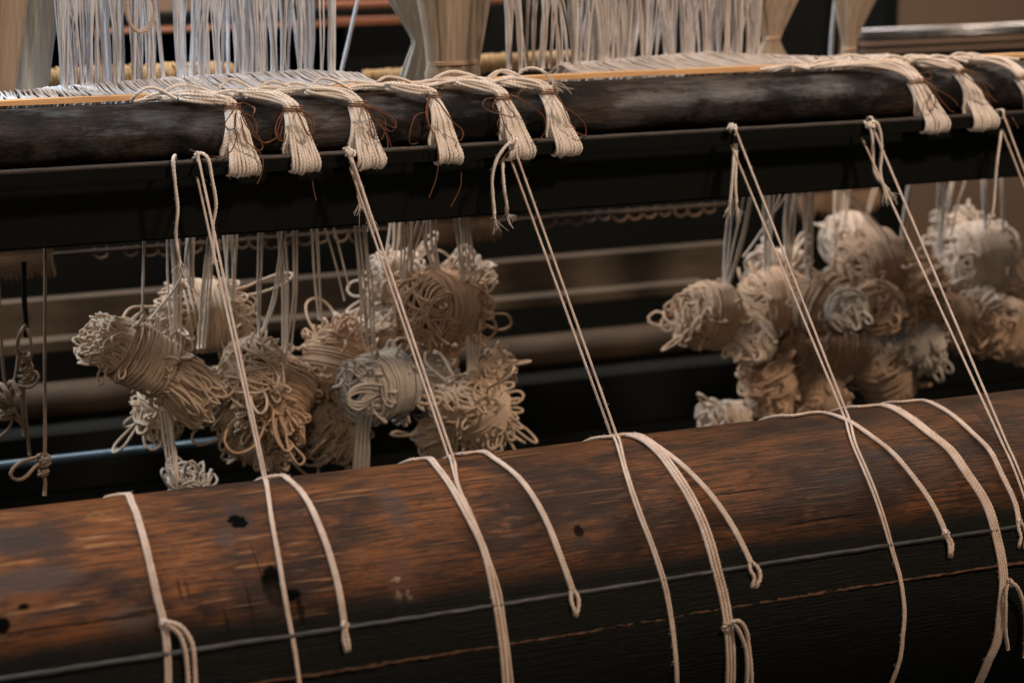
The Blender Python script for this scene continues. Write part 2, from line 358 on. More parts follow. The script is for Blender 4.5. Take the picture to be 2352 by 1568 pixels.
# ================================================================== CLOTH ROLLER
def roller_mat():
    m, nt, b = new_mat('worn_roller_wood')
    uv = N(nt, 'ShaderNodeUVMap'); uv.uv_map = 'rope'
    def mp(scale, loc=(0, 0, 0)):
        k = N(nt, 'ShaderNodeMapping'); k.inputs['Scale'].default_value = scale; k.inputs['Location'].default_value = loc
        L(nt, uv.outputs[0], k.inputs[0]); return k.outputs[0]
    big = noise(nt, mp((7, 16, 1)), 1, 8, 0.62, 0.6); mid = noise(nt, mp((26, 60, 1), (3, 1, 0)), 1, 8, 0.68, 0.8)
    grain = noise(nt, mp((20, 620, 1), (7, 0, 0)), 1, 6, 0.68, 0.5); pore = noise(nt, mp((60, 1050, 1), (1, 5, 0)), 1, 4, 0.6, 0.3)
    sp = N(nt, 'ShaderNodeSeparateXYZ'); L(nt, uv.outputs[0], sp.inputs[0]); X, Vv = sp.outputs[0], sp.outputs[1]
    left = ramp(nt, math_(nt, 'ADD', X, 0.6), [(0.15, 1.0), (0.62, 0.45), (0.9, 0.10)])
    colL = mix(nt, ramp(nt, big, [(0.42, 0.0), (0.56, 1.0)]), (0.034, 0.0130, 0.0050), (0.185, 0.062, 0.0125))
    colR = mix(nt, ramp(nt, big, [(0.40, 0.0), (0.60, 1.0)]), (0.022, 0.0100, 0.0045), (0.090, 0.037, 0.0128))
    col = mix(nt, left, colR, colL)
    col = mix(nt, ramp(nt, mid, [(0.34, 0.7), (0.44, 0.0)]), col, (0.026, 0.0125, 0.007))
    col = mix(nt, ramp(nt, mid, [(0.55, 0.0), (0.66, 0.5)]), col, mix(nt, left, (0.115, 0.052, 0.020), (0.25, 0.092, 0.022)))
    col = mix(nt, ramp(nt, grain, [(0.455, 0.85), (0.485, 0.0)]), col, (0.016, 0.0085, 0.0045))
    col = mix(nt, ramp(nt, pore, [(0.40, 0.85), (0.43, 0.0)]), col, (0.007, 0.005, 0.004))
    # light scrapes running with the grain
    scr = noise(nt, mp((16, 300, 1), (11, 3, 0)), 1, 3, 0.5, 0.3); scm = noise(nt, mp((14, 22, 1), (4, 9, 0)), 1, 3)
    sc = math_(nt, 'MULTIPLY', ramp(nt, scr, [(0.61, 0.0), (0.64, 1.0)]), ramp(nt, scm, [(0.47, 0.0), (0.58, 1.0)]))
    col = mix(nt, math_(nt, 'MULTIPLY', math_(nt, 'MULTIPLY', sc, math_(nt, 'MULTIPLY', left, left)), 0.9), col, (0.40, 0.22, 0.10))
    # cross scratches
    crs = noise(nt, mp((420, 9, 1), (2, 2, 0)), 1, 2, 0.5, 0.5)
    crm = noise(nt, mp((10, 14, 1), (8, 2, 0)), 1, 3)
    cr = math_(nt, 'MULTIPLY', ramp(nt, crs, [(0.70, 0.0), (0.73, 1.0)]), ramp(nt, crm, [(0.52, 0.0), (0.60, 1.0)]))
    col = mix(nt, math_(nt, 'MULTIPLY', cr, 0.7), col, (0.02, 0.014, 0.010))
    # single marks: holes, stains, chips
    fw = noise(nt, mp((230, 330, 1), (5, 5, 0)), 1, 4, .6)
    dx = math_(nt, 'ADD', math_(nt, 'MULTIPLY', math_(nt, 'SUBTRACT', mid, 0.5), 0.014), math_(nt, 'MULTIPLY', math_(nt, 'SUBTRACT', fw, 0.5), 0.012)); dy = math_(nt, 'ADD', math_(nt, 'MULTIPLY', math_(nt, 'SUBTRACT', big, 0.5), 0.008), math_(nt, 'MULTIPLY', math_(nt, 'SUBTRACT', fw, 0.5), -0.010))
    def blob(px, py, rx, ry, colr, soft=0.25, st=1.0, warp=1.0):
        nonlocal col
        u, v = ruv(px, py)
        a = math_(nt, 'DIVIDE', math_(nt, 'ADD', math_(nt, 'SUBTRACT', X, u), math_(nt, 'MULTIPLY', dx, warp)), rx)
        c = math_(nt, 'DIVIDE', math_(nt, 'ADD', math_(nt, 'SUBTRACT', Vv, v), math_(nt, 'MULTIPLY', dy, warp)), ry)
        d = math_(nt, 'SQRT', math_(nt, 'ADD', math_(nt, 'MULTIPLY', a, a), math_(nt, 'MULTIPLY', c, c)))
        f = ramp(nt, d, [(1 - soft, st), (1.0, 0.0)])
        col = mix(nt, f, col, colr)
        if colr == blk: holes[0] = f if holes[0] is None else math_(nt, 'MAXIMUM', holes[0], f)
    holes = [None]
    blk = (0.004, 0.004, 0.004); dk = (0.03, 0.02, 0.016)
    blob(548, 1180, .010, .026, dk, .5, .8); blob(548, 1194, .0062, .0085, blk, .15)
    blob(628, 1345, .0085, .016, blk, .2, 1.0, .6); blob(650, 1368, .013, .005, blk, .2, 1.0, .5); blob(625, 1380, .011, .016, dk, .5, .8)
    blob(222, 1182, .0042, .0028, blk, .2, 1, .3); blob(222, 1181, .007, .005, (.25, .13, .06), .5, .5, .3)
    blob(5, 1435, .0055, .006, blk, .2, 1, .3); blob(55, 1392, .0035, .0022, blk, .2, 1, .3)
    blob(925, 1340, .013, .030, (.09, .036, .018), .4, .8, .3)
    blob(917, 1378, .0022, .009, (.34, .24, .17), .3, .7, 1.0); blob(938, 1370, .0018, .006, (.34, .24, .17), .3, .7, 1.0); blob(914, 1330, .003, .0016, (.34, .24, .17), .3, .7, 1.0)
    blob(1330, 1218, .0042, .0055, blk, .3, .9, .3); blob(1338, 1245, .009, .0045, dk, .4, .9, .6)
    blob(80, 1330, .034, .012, (.055, .04, .034), .4, .8); blob(30, 1240, .020, .022, (.03, .022, .018), .4, .85)
    blob(110, 1240, .016, .030, (.035, .022, .016), .5, .8); blob(520, 1230, .010, .012, (.05, .035, .03), .5, .7)
    blob(905, 1160, .012, .035, (.05, .037, .032), .6, .6); blob(300, 1420, .020, .010, (.075, .055, .045), .5, .7)
    blob(2060, 1040, .05, .007, (.02, .014, .012), .5, .8, .5); blob(1960, 1095, .04, .008, (.022, .016, .012), .5, .7, .6)
    for q in ((250, 1422, .034, .0010), (345, 1402, .020, .0009), (60, 1448, .03, .0009), (1700, 1130, .03, .0007), (1900, 1190, .04, .0007)): blob(*q, blk, .3, .85, .25)
    for q in ((590, 1290, .0006, .020), (612, 1332, .0005, .016), (520, 1425, .0008, .012), (575, 1392, .0006, .022), (412, 1352, .0009, .010), (430, 1350, .0007, .009), (690, 1400, .0022, .012)): blob(*q, blk, .3, .75, .12)
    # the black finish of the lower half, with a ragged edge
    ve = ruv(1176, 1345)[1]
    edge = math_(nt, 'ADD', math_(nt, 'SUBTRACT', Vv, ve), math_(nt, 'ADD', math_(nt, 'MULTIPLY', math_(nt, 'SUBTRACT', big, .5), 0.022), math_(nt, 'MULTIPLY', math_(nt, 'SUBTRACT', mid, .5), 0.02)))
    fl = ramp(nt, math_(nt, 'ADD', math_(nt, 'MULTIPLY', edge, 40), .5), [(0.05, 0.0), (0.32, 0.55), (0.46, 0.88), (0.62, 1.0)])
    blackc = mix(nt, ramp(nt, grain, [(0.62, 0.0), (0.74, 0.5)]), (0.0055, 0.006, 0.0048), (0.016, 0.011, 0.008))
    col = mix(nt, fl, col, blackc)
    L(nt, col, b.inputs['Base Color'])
    L(nt, ramp(nt, mid, [(0.3, 0.55), (0.7, 0.36)]), b.inputs['Roughness'])
    L(nt, math_(nt, 'MULTIPLY', math_(nt, 'SUBTRACT', 1.0, holes[0]), 0.10), b.inputs['Specular IOR Level'])
    h = math_(nt, 'ADD', math_(nt, 'MULTIPLY', grain, 1.0), math_(nt, 'MULTIPLY', pore, .5))
    n = bump(nt, h, 0.85, 0.0014); n = bump(nt, mid, 0.35, 0.002, n); L(nt, n, b.inputs['Normal'])
    return m
rl = empty('cloth_roller', 'thick round worn brown wooden roller with a black lower half', 'roller')
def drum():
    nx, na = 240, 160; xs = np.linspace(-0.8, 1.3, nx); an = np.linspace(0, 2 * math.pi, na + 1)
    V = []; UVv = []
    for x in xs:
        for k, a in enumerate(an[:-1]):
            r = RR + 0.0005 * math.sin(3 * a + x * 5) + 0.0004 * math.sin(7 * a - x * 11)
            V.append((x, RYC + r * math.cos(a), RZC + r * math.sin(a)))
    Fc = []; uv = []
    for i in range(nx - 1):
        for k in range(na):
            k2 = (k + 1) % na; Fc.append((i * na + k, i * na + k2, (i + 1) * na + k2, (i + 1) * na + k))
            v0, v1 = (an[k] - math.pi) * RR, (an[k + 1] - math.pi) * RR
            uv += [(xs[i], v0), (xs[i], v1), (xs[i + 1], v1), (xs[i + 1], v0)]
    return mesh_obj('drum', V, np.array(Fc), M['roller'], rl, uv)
def ruv(px, py):
    p = roll(px, py); a = rang(p)
    if a < 0: a += 2 * math.pi
    return p[0], (a - math.pi) * RR
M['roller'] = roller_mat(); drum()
def rod_at(px, py, r, lift):
    p = roll(px, py); a = rang(p); return RYC + (RR + lift) * math.cos(a), RZC + (RR + lift) * math.sin(a), a
M['rod'] = plain('dusty_steel_rod', (0.008, 0.009, 0.008), (0.030, 0.030, 0.028), 0.5, (2, 10, 10), 60, 0.5, 0.0005, 0.4)
y_, z_, a_ = rod_at(1176, 1384, 0, 0.0002)
prism('slot_rod', circ(y_, z_, 0.0020, 12), -0.8, 1.3, M['rod'], rl, 260, 0.0003, True, 0.00015)
M['splinter'] = plain('split_wood_edge', (0.02, 0.012, 0.008), (0.13, 0.062, 0.03), 0.6, (3, 20, 20), 30, 0.5, 0.001, 0.2)
y_, z_, a_ = rod_at(1176, 1476, 0, 0.0004)
prism('plank_edge', circ(y_, z_, 0.0010, 8), -0.8, 1.3, M['splinter'], rl, 520, 0.0005, True, 0.00038)

# ================================================================== CORDS LYING ON THE ROLLER
def back_pts(p, lift, angs=(1.1, .7, .35, .12)):                  # carry a cord on over the top to the far side
    a = rang(p); return [rcyl(p[0] - 0.012 * q, a - q, lift) for q in angs if a - q > -1.5]
def wrap_path(P, lift):                                           # follow the round surface between the given points
    xs = np.array([p[0] for p in P]); an = np.array([rang(p) for p in P]); an = np.where(an < -1.6, an + 2 * math.pi, an)
    rd = np.array([math.hypot(p[1] - RYC, p[2] - RZC) for p in P])
    Q = spline(np.stack([xs, an * RR, rd], -1), .006); return [np.array([q[0], RYC + q[2] * math.cos(q[1] / RR), RZC + q[2] * math.sin(q[1] / RR)]) for q in Q]
def on_roller(img, r, dx=0.0, start=True, lift=None, spread=None):
    lift = r * .9 if lift is None else lift; P = []
    for i, (x, y) in enumerate(img):
        p = roll(x, y, lift); k = 1.0 if spread is None else spread(i / (len(img) - 1)); p = p + np.array([dx * k, 0, 0]); P.append(p)
    return wrap_path((back_pts(P[0], lift) if start else []) + P, lift)
RC = 0.00122
def rcord(name, label, strands, r=RC, tails=(), knots=(), cat='cord', group='cotton cords laid round the wooden roller'):
    """strands: list of (image points, dx offsets)"""
    base = roll(*strands[0][0][len(strands[0][0]) // 2]); e = empty(name, label, cat, group, base)
    for img, offs, *sp in strands:
        for k, dx in enumerate(offs): cord('strand', on_roller(img, r, dx, True, r * (.9 + .25 * (k % 2)), sp[0] if sp else None), r, M['cotton_roll'], e)
    for img, lf in tails:
        if not isinstance(lf, (list, tuple)):                      # short ends slip into the slot of the roller
            (xa, ya), (xb, yb) = img[-2:]; img = list(img) + [(xb - 2, yb + 8)]; lf = [lf] * (len(img) - 1) + [-.004]
        P = wrap_path([roll(x, y, l) for (x, y), l in zip(img, lf if isinstance(lf, (list, tuple)) else [lf] * len(img))], 0)
        cord('tail', P, r * 1.2, M['cotton_roll'], e)
    for (x, y), s in knots:
        p = roll(x, y, r * 1.5); a = rang(p); knot(p, (0.15, -math.sin(a), -math.cos(a)), r, e, M['cotton_roll'], size=s)
    return e
def under(img, n=3):                                              # extend a cord further round below the picture
    (x0, y0), (x1, y1) = img[-2:]; return list(img) + [(x1 + (x1 - x0) * .45, y1 + (y1 - y0) * .45)]
rcord('roller_cord', 'leftmost pale cord looped over the roller, tied in a knot with two drooping tails', [
      ([(261, 1131), (284, 1133), (304, 1156), (328, 1227), (345, 1296), (362, 1374), (376, 1429), (383, 1477), (386, 1590)], (-.0011, .0011))],
      tails=[([(374, 1430), (392, 1438), (410, 1453), (424, 1487), (430, 1530), (433, 1600)], [.003, .006, .005, .003, .003, .003]),
             ([(376, 1427), (405, 1432), (420, 1443), (441, 1477), (447, 1530), (449, 1600)], [.004, .008, .006, .004, .003, .003])], knots=[((376, 1431), 1.1)])
rcord('roller_cord', 'doubled roller cord with small knot and stub ends, second from the left', [
      ([(615, 1092), (639, 1086), (663, 1101), (704, 1145), (735, 1210), (769, 1313), (786, 1395), (791, 1436)], (-.0009, .0009))],
      tails=[([(791, 1440), (789, 1465), (795, 1490)], .0025), ([(792, 1440), (797, 1460), (801, 1487)], .0035)], knots=[((791, 1436), 1.0)])
rcord('roller_cord', 'doubled roller cord merging with the second tight string', [
      ([(952, 1054), (973, 1050), (1008, 1077), (1066, 1169), (1110, 1258), (1137, 1374), (1148, 1443), (1161, 1600)], (-.0012, .0013))])
rcord('roller_cord', 'roller cord ending in a split loop, just right of the merging cords', [
      ([(1062, 1042), (1096, 1036), (1137, 1053), (1202, 1108), (1254, 1193), (1288, 1279), (1314, 1352)], (-.0009, .0009))],
      tails=[([(1312, 1352), (1307, 1362), (1315, 1385), (1320, 1407)], .0022), ([(1316, 1352), (1324, 1362), (1330, 1385), (1324, 1409)], .0022)])
rcord('roller_cord', 'broad band of three roller cords with a side knot and two tails', [
      ([(1400, 1003), (1424, 999), (1459, 1001), (1507, 1030), (1550, 1084), (1588, 1145), (1622, 1220), (1646, 1306), (1663, 1374), (1673, 1436), (1674, 1600)],
       (-.0026, 0, .0026), lambda t: 1.0)],
      tails=[([(1662, 1440), (1676, 1430), (1690, 1422), (1711, 1440), (1721, 1494), (1726, 1600)], [.004, .006, .008, .006, .003, .003]),
             ([(1664, 1436), (1686, 1432), (1700, 1456), (1713, 1490), (1712, 1600)], [.003, .006, .005, .003, .003])], knots=[((1669, 1438), 1.3)])
rcord('roller_cord', 'roller cord branching right from the three-cord band, ending in a split loop', [
      ([(1425, 996), (1459, 997), (1507, 1022), (1550, 1053), (1595, 1094), (1653, 1162), (1697, 1234), (1724, 1291)], (-.0009, .0009))],
      tails=[([(1722, 1290), (1718, 1301), (1733, 1322), (1728, 1343)], .0022), ([(1727, 1290), (1740, 1302), (1747, 1323), (1738, 1344)], .0022)])
rcord('roller_cord', 'pale doubled cord with a small round knot, crossing behind the fourth tight string', [
      ([(1815, 955), (1870, 947), (1940, 962), (2000, 1000), (2042, 1032), (2097, 1094), (2138, 1152), (2158, 1190), (2171, 1223)], (-.0009, .0009))],
      tails=[([(2172, 1226), (2180, 1248), (2181, 1272)], .0025), ([(2174, 1226), (2187, 1246), (2185, 1272)], .0032)], knots=[((2172, 1224), 1.0)])
rcord('roller_cord', 'broadest band, four roller cords with knot, near the right edge', [
      ([(1975, 934), (2020, 930), (2080, 952), (2130, 990), (2182, 1032), (2225, 1092), (2267, 1158), (2288, 1227), (2305, 1330), (2300, 1391), (2287, 1480), (2268, 1521), (2238, 1585)],
       (-.0036, -.0012, .0012, .0036), lambda t: .75)],
      tails=[([(2316, 1337), (2311, 1350), (2309, 1443), (2315, 1490)], [.006, .006, .003, .003]), ([(2318, 1334), (2332, 1342), (2350, 1384), (2352, 1507)], [.006, .007, .004, .003])],
      knots=[((2318, 1337), 1.2)])
rcord('roller_cord', 'pale doubled cord beside the right edge, ending in a split loop over the slot', [
      ([(2070, 923), (2110, 919), (2160, 935), (2230, 990), (2272, 1032), (2302, 1091), (2333, 1159), (2340, 1196)], (-.0009, .0009))],
      tails=[([(2338, 1196), (2335, 1206), (2346, 1225), (2341, 1250)], .0022), ([(2343, 1196), (2350, 1206), (2358, 1225), (2354, 1252)], .0022)], knots=[((2341, 1197), .8)])

# ================================================================== TIGHT STRINGS FROM THE BAR TO THE ROLLER
def tstring(label, front, back, tails=(), knot_at=None, ks=1.2, rr=0.00100):
    """front/back: image points; the first on the bar, 'K' marks where they meet the roller"""
    p0 = U(front[0][0], front[0][1], -0.0035)
    e = empty('tension_string', label, 'string', 'tight strings from the bar down to the roller', p0)
    def path(img, Y0, dx):
        first = img[0]; tail = img[1:]; a = U(first[0], first[1], Y0)
        P = [a]; q = [roll(x, y, rr * 1.2) + np.array([dx, 0, 0]) for x, y in tail]
        w_ = wrap_path(q, 0)
        for t in (.25, .5, .75, .92): P.append(a + (w_[0] - a) * t)
        return P + w_
    for img, Y0, dx in ((front, -0.0045, .0), (back, 0.006, -.0)):
        cord('strand', path(img, Y0, dx), rr, M['cotton_roll'], e)
    # the turn round the bar
    f0 = U(*front[0], -0.0045); b0 = U(*back[0], 0.006)
    cord('bar_turn', [f0 + (0, 0, -.004), f0 + (0, 0, .003), np.array([f0[0] - .001, -.001, .0035]), np.array([f0[0] - .002, .0045, .001]), np.array([b0[0], .0058, -.006])], rr * 1.1, M['cotton'], e)
    for img, Ys in tails:
        P = [U(x, y, Y) for (x, y), Y in zip(img, Ys if isinstance(Ys, (list, tuple)) else [Ys] * len(img))]
        cord('tail', P, rr * 1.35, M['cotton'], e)
        fray(P[-1], P[-1] - P[-2], rr * 1.35, e, M['cotton'])
    if knot_at: knot(U(*knot_at, -0.0065), (1, -.2, -.5), rr * 1.25, e, M['cotton'], size=ks)
    return e
tstring('leftmost tight string pair from the bar with a loose tail on each side',
        [(455, 358), (612, 1100), (625, 1185), (640, 1270), (660, 1390), (680, 1500), (692, 1600)], [(450, 395), (606, 1098), (622, 1190), (636, 1270), (656, 1390), (676, 1500), (689, 1600)],
        [([(402, 357), (398, 366), (402, 420), (408, 480), (404, 540), (411, 590)], [.002, -.005, -.006, -.005, -.004, -.004]),
         ([(446, 357), (462, 352), (476, 362), (487, 410), (496, 470), (489, 520), (491, 580)], [-.001, -.003, -.006, -.007, -.006, -.005, -.005])])
tstring('second tight string pair from the left, its bulky knot hooked over the bar',
        [(808, 362), (1045, 1062), (1055, 1118), (1083, 1179), (1117, 1265), (1148, 1357), (1161, 1443), (1178, 1600)], [(800, 372), (1028, 1034), (1050, 1112), (1078, 1180), (1111, 1266), (1141, 1360), (1155, 1443), (1170, 1600)],
        [([(790, 340), (798, 352), (812, 380), (830, 430), (847, 488)], -.008), ([(796, 345), (808, 375), (820, 420), (824, 455)], -.006)], (805, 352), 1.5)
tstring('third tight string pair, knotted against the fifth cord bundle, two frayed tails',
        [(1183, 345), (1417, 1000), (1440, 1080), (1470, 1170), (1500, 1250), (1530, 1342), (1548, 1450), (1556, 1600)], [(1172, 362), (1402, 978), (1434, 1080), (1463, 1170), (1494, 1250), (1524, 1345), (1543, 1450), (1552, 1600)],
        [([(1178, 325), (1165, 333), (1142, 365), (1131, 405), (1132, 450), (1136, 490)], [-.009, -.010, -.010, -.009, -.008, -.008]),
         ([(1158, 360), (1155, 385), (1158, 430), (1166, 482)], [.004, -.001, -.003, -.003])], (1177, 325), 1.6)
tstring('fourth tight string pair, alone on the bar in the wide gap',
        [(1690, 300), (1950, 960), (1971, 1032), (2045, 1237), (2072, 1340), (2079, 1408), (2075, 1460), (2069, 1511), (2044, 1580)], [(1680, 335), (1937, 952), (1963, 1032), (2039, 1237), (2068, 1340), (2075, 1408), (2071, 1460), (2065, 1511), (2038, 1582)],
        [([(1688, 330), (1684, 380), (1680, 430), (1677, 462)], [.007, .002, .001, .001]), ([(1692, 330), (1690, 390), (1689, 430), (1692, 464)], [.007, .003, .002, .002])], (1680, 292), 1.4)
tstring('fifth tight string pair with a long folded tail under its knot',
        [(2008, 300), (2319, 1032), (2346, 1095), (2375, 1190), (2400, 1300)], [(1980, 318), (2308, 1030), (2338, 1100), (2366, 1190), (2390, 1300)],
        [([(1983, 279), (1997, 292), (2004, 320), (2005, 360), (2010, 400), (2040, 436)], [-.003, -.007, -.008, -.008, -.008, -.008]),
         ([(1996, 284), (2010, 280), (2021, 300), (2025, 350), (2022, 395), (2030, 432)], [-.006, -.009, -.008, -.006, -.006, -.008])], (1997, 288), 1.3)
tstring('sixth tight string pair, at the right edge, with long frayed tail',
        [(2304, 262), (2520, 770), (2560, 900), (2600, 1000)], [(2302, 298), (2512, 770), (2552, 900), (2592, 1000)],
        [([(2300, 298), (2296, 330), (2289, 380), (2285, 430), (2281, 478), (2277, 498)], [.004, .0, -.002, -.003, -.003, -.003])])

# ================================================================== CORD BUNDLES OVER THE BEAM
BAND = 0.00130
_pz = np.array([q[1] for q in BEAM[2:12]]); _py = np.array([q[0] for q in BEAM[2:12]])
def clear(p, gap):                                                # keep a point in front of the beam's face
    p = np.array(p, float); p[1] = min(p[1], float(np.interp(p[2], _pz, _py)) - gap) if p[2] > .002 else p[1]; return p
def bundle(label, tie, bot, seed, ends=7, n=9, reach=0.10, tiecurves=(), tlabel='', hair=None):
    rg = np.random.default_rng(seed)
    (tx0, tx1, ty), (bx0, bx1, by) = tie, bot
    tl, tr = beam(tx0, ty, .003), beam(tx1, ty, .003)
    e = empty('cord_bundle', label, 'cord bundle', 'cotton cord bundles tied over the dark beam', (tl + tr) / 2)
    bl, br = U(bx0, by - 14, -.0055), U(bx1, by - 14, -.0055)
    W = (br - bl)[0]; zlow = -0.0125
    slack = rg.normal(0, .0012, n)
    for i in range(n):
        t = (i + .5) / n; k = i % 3
        T = tl + (tr - tl) * t + np.array([0, -.0008 - .0014 * (k == 1), .0003 * k])
        b = bl + (br - bl) * t + np.array([rg.normal(0, .0002) + .0005 * math.sin(i * 1.1 + seed * 2.1), 0, rg.normal(0, .0002)])
        # over the top and back, running left along the beam
        ex = -reach * rg.uniform(.55, 1.15); g = rg.uniform(0, 1)
        top = np.array([T[0] - .007 - .004 * g, .026 + .004 * g, ZT + .0015 + .0022 * k])
        m1 = np.array([T[0] - .022 - .012 * g, .036 + .012 * t, ZT + .0032 + .0035 * rg.uniform(0, 1.1) + .001 * k])
        m2 = np.array([T[0] + ex * .55, .042 + .018 * t, ZT + .0030 + .0045 * rg.uniform(0, 1)])
        m3 = np.array([T[0] + ex * .8, .046 + .020 * rg.uniform(0, 1), ZT + .002 + .0040 * rg.uniform(0, 1)])
        m4 = np.array([T[0] + ex, .050 + .022 * rg.uniform(0, 1), ZT + .002 + .0025 * rg.uniform(0, 1)])
        P = [m4, m3, m2, m1, top, T + np.array([-.0008, .0012, .0035]), T]
        for f in (.2, .4, .6, .8):
            P.append(clear(T + (b - T) * f + np.array([rg.normal(0, .0003), -.0006 - .0012 * (k == 1) * (1 - f), 0]), .0024 + .0024 * (k == 1) * (1 - f)))
        P.append(b)
        s = slack[i] * .35; zlow = -0.0122 + .0005 * math.sin(i * .9 + seed)
        P += [np.array([b[0] - .0002, -.0048, zlow + .0030 + s]), np.array([b[0] - .0004, -.0015, zlow + s]), np.array([b[0] - .0008, .0028, zlow + .001 + s]), np.array([b[0] - .0012, .0058, -.006])]
        TB = tl + (tr - tl) * t + np.array([-.0006, .0016, -.0015])
        B0 = np.array([b[0] - .0035, .0074, .004]); P.append(B0)
        for f in (.25, .5, .75): P.append(clear(B0 + (TB - B0) * f, .0016))
        P.append(clear(TB, .0012))
        cord('cord', P, BAND, M['cotton'], e)
    # loose ends and bights on top of the beam
    for i in range((ends + 1) // 2):
        g = rg.uniform(0, 1); x = tl[0] - .006 - reach * .9 * g; y = .042 + .024 * rg.uniform(0, 1); z = ZT + .004
        w = rg.uniform(.012, .030); h = rg.uniform(.002, .010); dy = rg.uniform(-.008, .008)
        P = [np.array([x + w * 1.3, y - .008, z]), np.array([x + w * .6, y, z + h * .8]), np.array([x, y + dy, z + h]), np.array([x - w * .5, y + dy, z + h * .4]),
             np.array([x - w * .55, y + dy + .005, z - .001]), np.array([x, y + dy + .006, z]), np.array([x + w * .8, y + .004, z + .001])]
        if i % 3 == 2: P = P[:4]
        cord('loose_cord', P, BAND * .95, M['cotton'], e)
        if i % 3 == 2: fray(P[-1], P[-1] - P[-2], BAND, e, M['cotton'], .009, 9, .6)
    # the brown tie
    wl, wr = tl + np.array([-.0022, 0, 0]), tr + np.array([.0022, 0, 0]); c = (wl + wr) / 2; hw = (wr - wl)[0] / 2
    R = Rope()
    th = np.linspace(-.3, 2 * math.pi * 2.3, 44)
    P = [c + np.array([hw * math.cos(a), -.0042 * max(math.sin(a), -.45) - .001, .0008 * a / 3 - .0006 + (wr - wl)[2] / 2 * math.cos(a)]) for a in th]
    Rope().add(P, .00065, True, step=.0012).build('twine_wrap', M['twine'], e)
    for crv in tiecurves:
        P = []
        for j, (x, y) in enumerate(crv):
            railz = 395 - .0565 * x
            if y < railz - 4: P.append(beam(x, y, .0045 + .0018 * math.sin(j * 1.7 + seed)) if not (bx0 - 15 < x < bx1 + 5 and y > ty) else U(x, y, -.001 - .0095 * min(1, (y - ty) / max(1, by - ty))))
            else: P.append(U(x, y, -.0085))
        cord('twine', P, .00062, M['twine'], e)
    for dxp in (-1, 1):
        c2 = c + np.array([0, -.0048, -.0006])
    return e
def z2(L_): return [(344.5 + x * .1977, 149.3 + y * .1977) for x, y in L_]
def z3(L_): return [(803.9 + x * .2454, 149.3 + y * .2454) for x, y in L_]
def z4(L_): return [(1952.3 + x * .2637, 103.4 + y * .2637) for x, y in L_]
bundle('leftmost cord bundle, its brown twine bow trailing to the left', (519, 545, 247), (525, 602, 395), 1, 7, 10, .056,
    [z2([(1000, 480), (930, 590), (870, 690), (900, 745), (980, 735), (1000, 560)]), z2([(1010, 470), (1080, 440), (1180, 480), (1210, 560), (1190, 600)]),
     z2([(1040, 560), (1180, 600), (1240, 700), (1240, 790), (1215, 800), (1130, 650), (1060, 560)]), z2([(1050, 600), (1120, 880), (1200, 960), (1290, 1040), (1315, 1130), (1290, 1280), (1245, 1380)]),
     z2([(990, 560), (980, 700), (1000, 850), (940, 1000), (850, 1060), (700, 1060), (560, 1030), (465, 985)]), z2([(1060, 580), (1130, 720), (1250, 860), (1310, 900), (1400, 890), (1480, 840)]),
     z2([(1050, 570), (1130, 620), (1200, 760), (1270, 850), (1310, 960), (1270, 1000), (1200, 930)]), z2([(920, 400), (960, 450), (1010, 510), (1080, 540)])])
bundle('second cord bundle from the left, brown twine loops fanning out on both its sides', (655, 687, 253), (672, 738, 386), 2, 5, 9, .054,
    [z2([(1560, 530), (1480, 650), (1455, 780), (1490, 860), (1560, 890), (1580, 800)]), z2([(1560, 540), (1500, 700), (1480, 800), (1510, 830), (1540, 700)]),
     z2([(1700, 520), (1800, 550), (1880, 640), (1900, 740), (1870, 820)]), z2([(1710, 530), (1790, 600), (1870, 700), (1850, 820), (1790, 740)]), z2([(1720, 540), (1850, 570), (1905, 700), (1890, 800), (1840, 760)]),
     z2([(1700, 530), (1760, 640), (1800, 740), (1870, 850), (1880, 890)]), z2([(1550, 540), (1470, 680), (1470, 820), (1530, 850)]), z2([(1885, 1340), (1900, 1450), (1930, 1568)])])
bundle('third cord bundle from the left, many twine loops at its right', (804, 834, 242), (822, 890, 379), 3, 6, 10, .052,
    [z3([(110, 370), (250, 400), (380, 480), (435, 550), (400, 620), (330, 600)]), z3([(120, 380), (240, 430), (330, 520), (320, 640), (295, 700)]), z3([(110, 370), (170, 480), (200, 640), (225, 690), (230, 640), (190, 500)]),
     z3([(130, 380), (270, 560), (340, 640), (385, 770)]), z3([(120, 370), (200, 400), (340, 470), (430, 590), (350, 560), (250, 500)]), z3([(130, 380), (200, 480), (290, 560), (350, 700), (355, 770)])])
bundle('narrow pointed cord bundle, long twine end dangling over the black board', (984, 1003, 222), (1005, 1067, 370), 4, 6, 9, .056,
    [z3([(765, 280), (715, 400), (730, 560), (690, 660), (620, 735), (570, 740), (555, 690), (590, 520), (640, 460), (710, 445)]), z3([(765, 285), (730, 400), (735, 540), (790, 660), (825, 800), (830, 900), (800, 1080), (740, 1240)]),
     z3([(765, 280), (860, 390), (950, 520), (975, 600)]), z3([(765, 280), (860, 390), (960, 530), (1040, 600), (1060, 650), (1035, 710)]), z3([(740, 560), (770, 640), (760, 750)]), z3([(1040, 1000), (1035, 1130), (990, 1240), (945, 1325)]),
     z3([(765, 280), (720, 380), (715, 480), (740, 600)])])
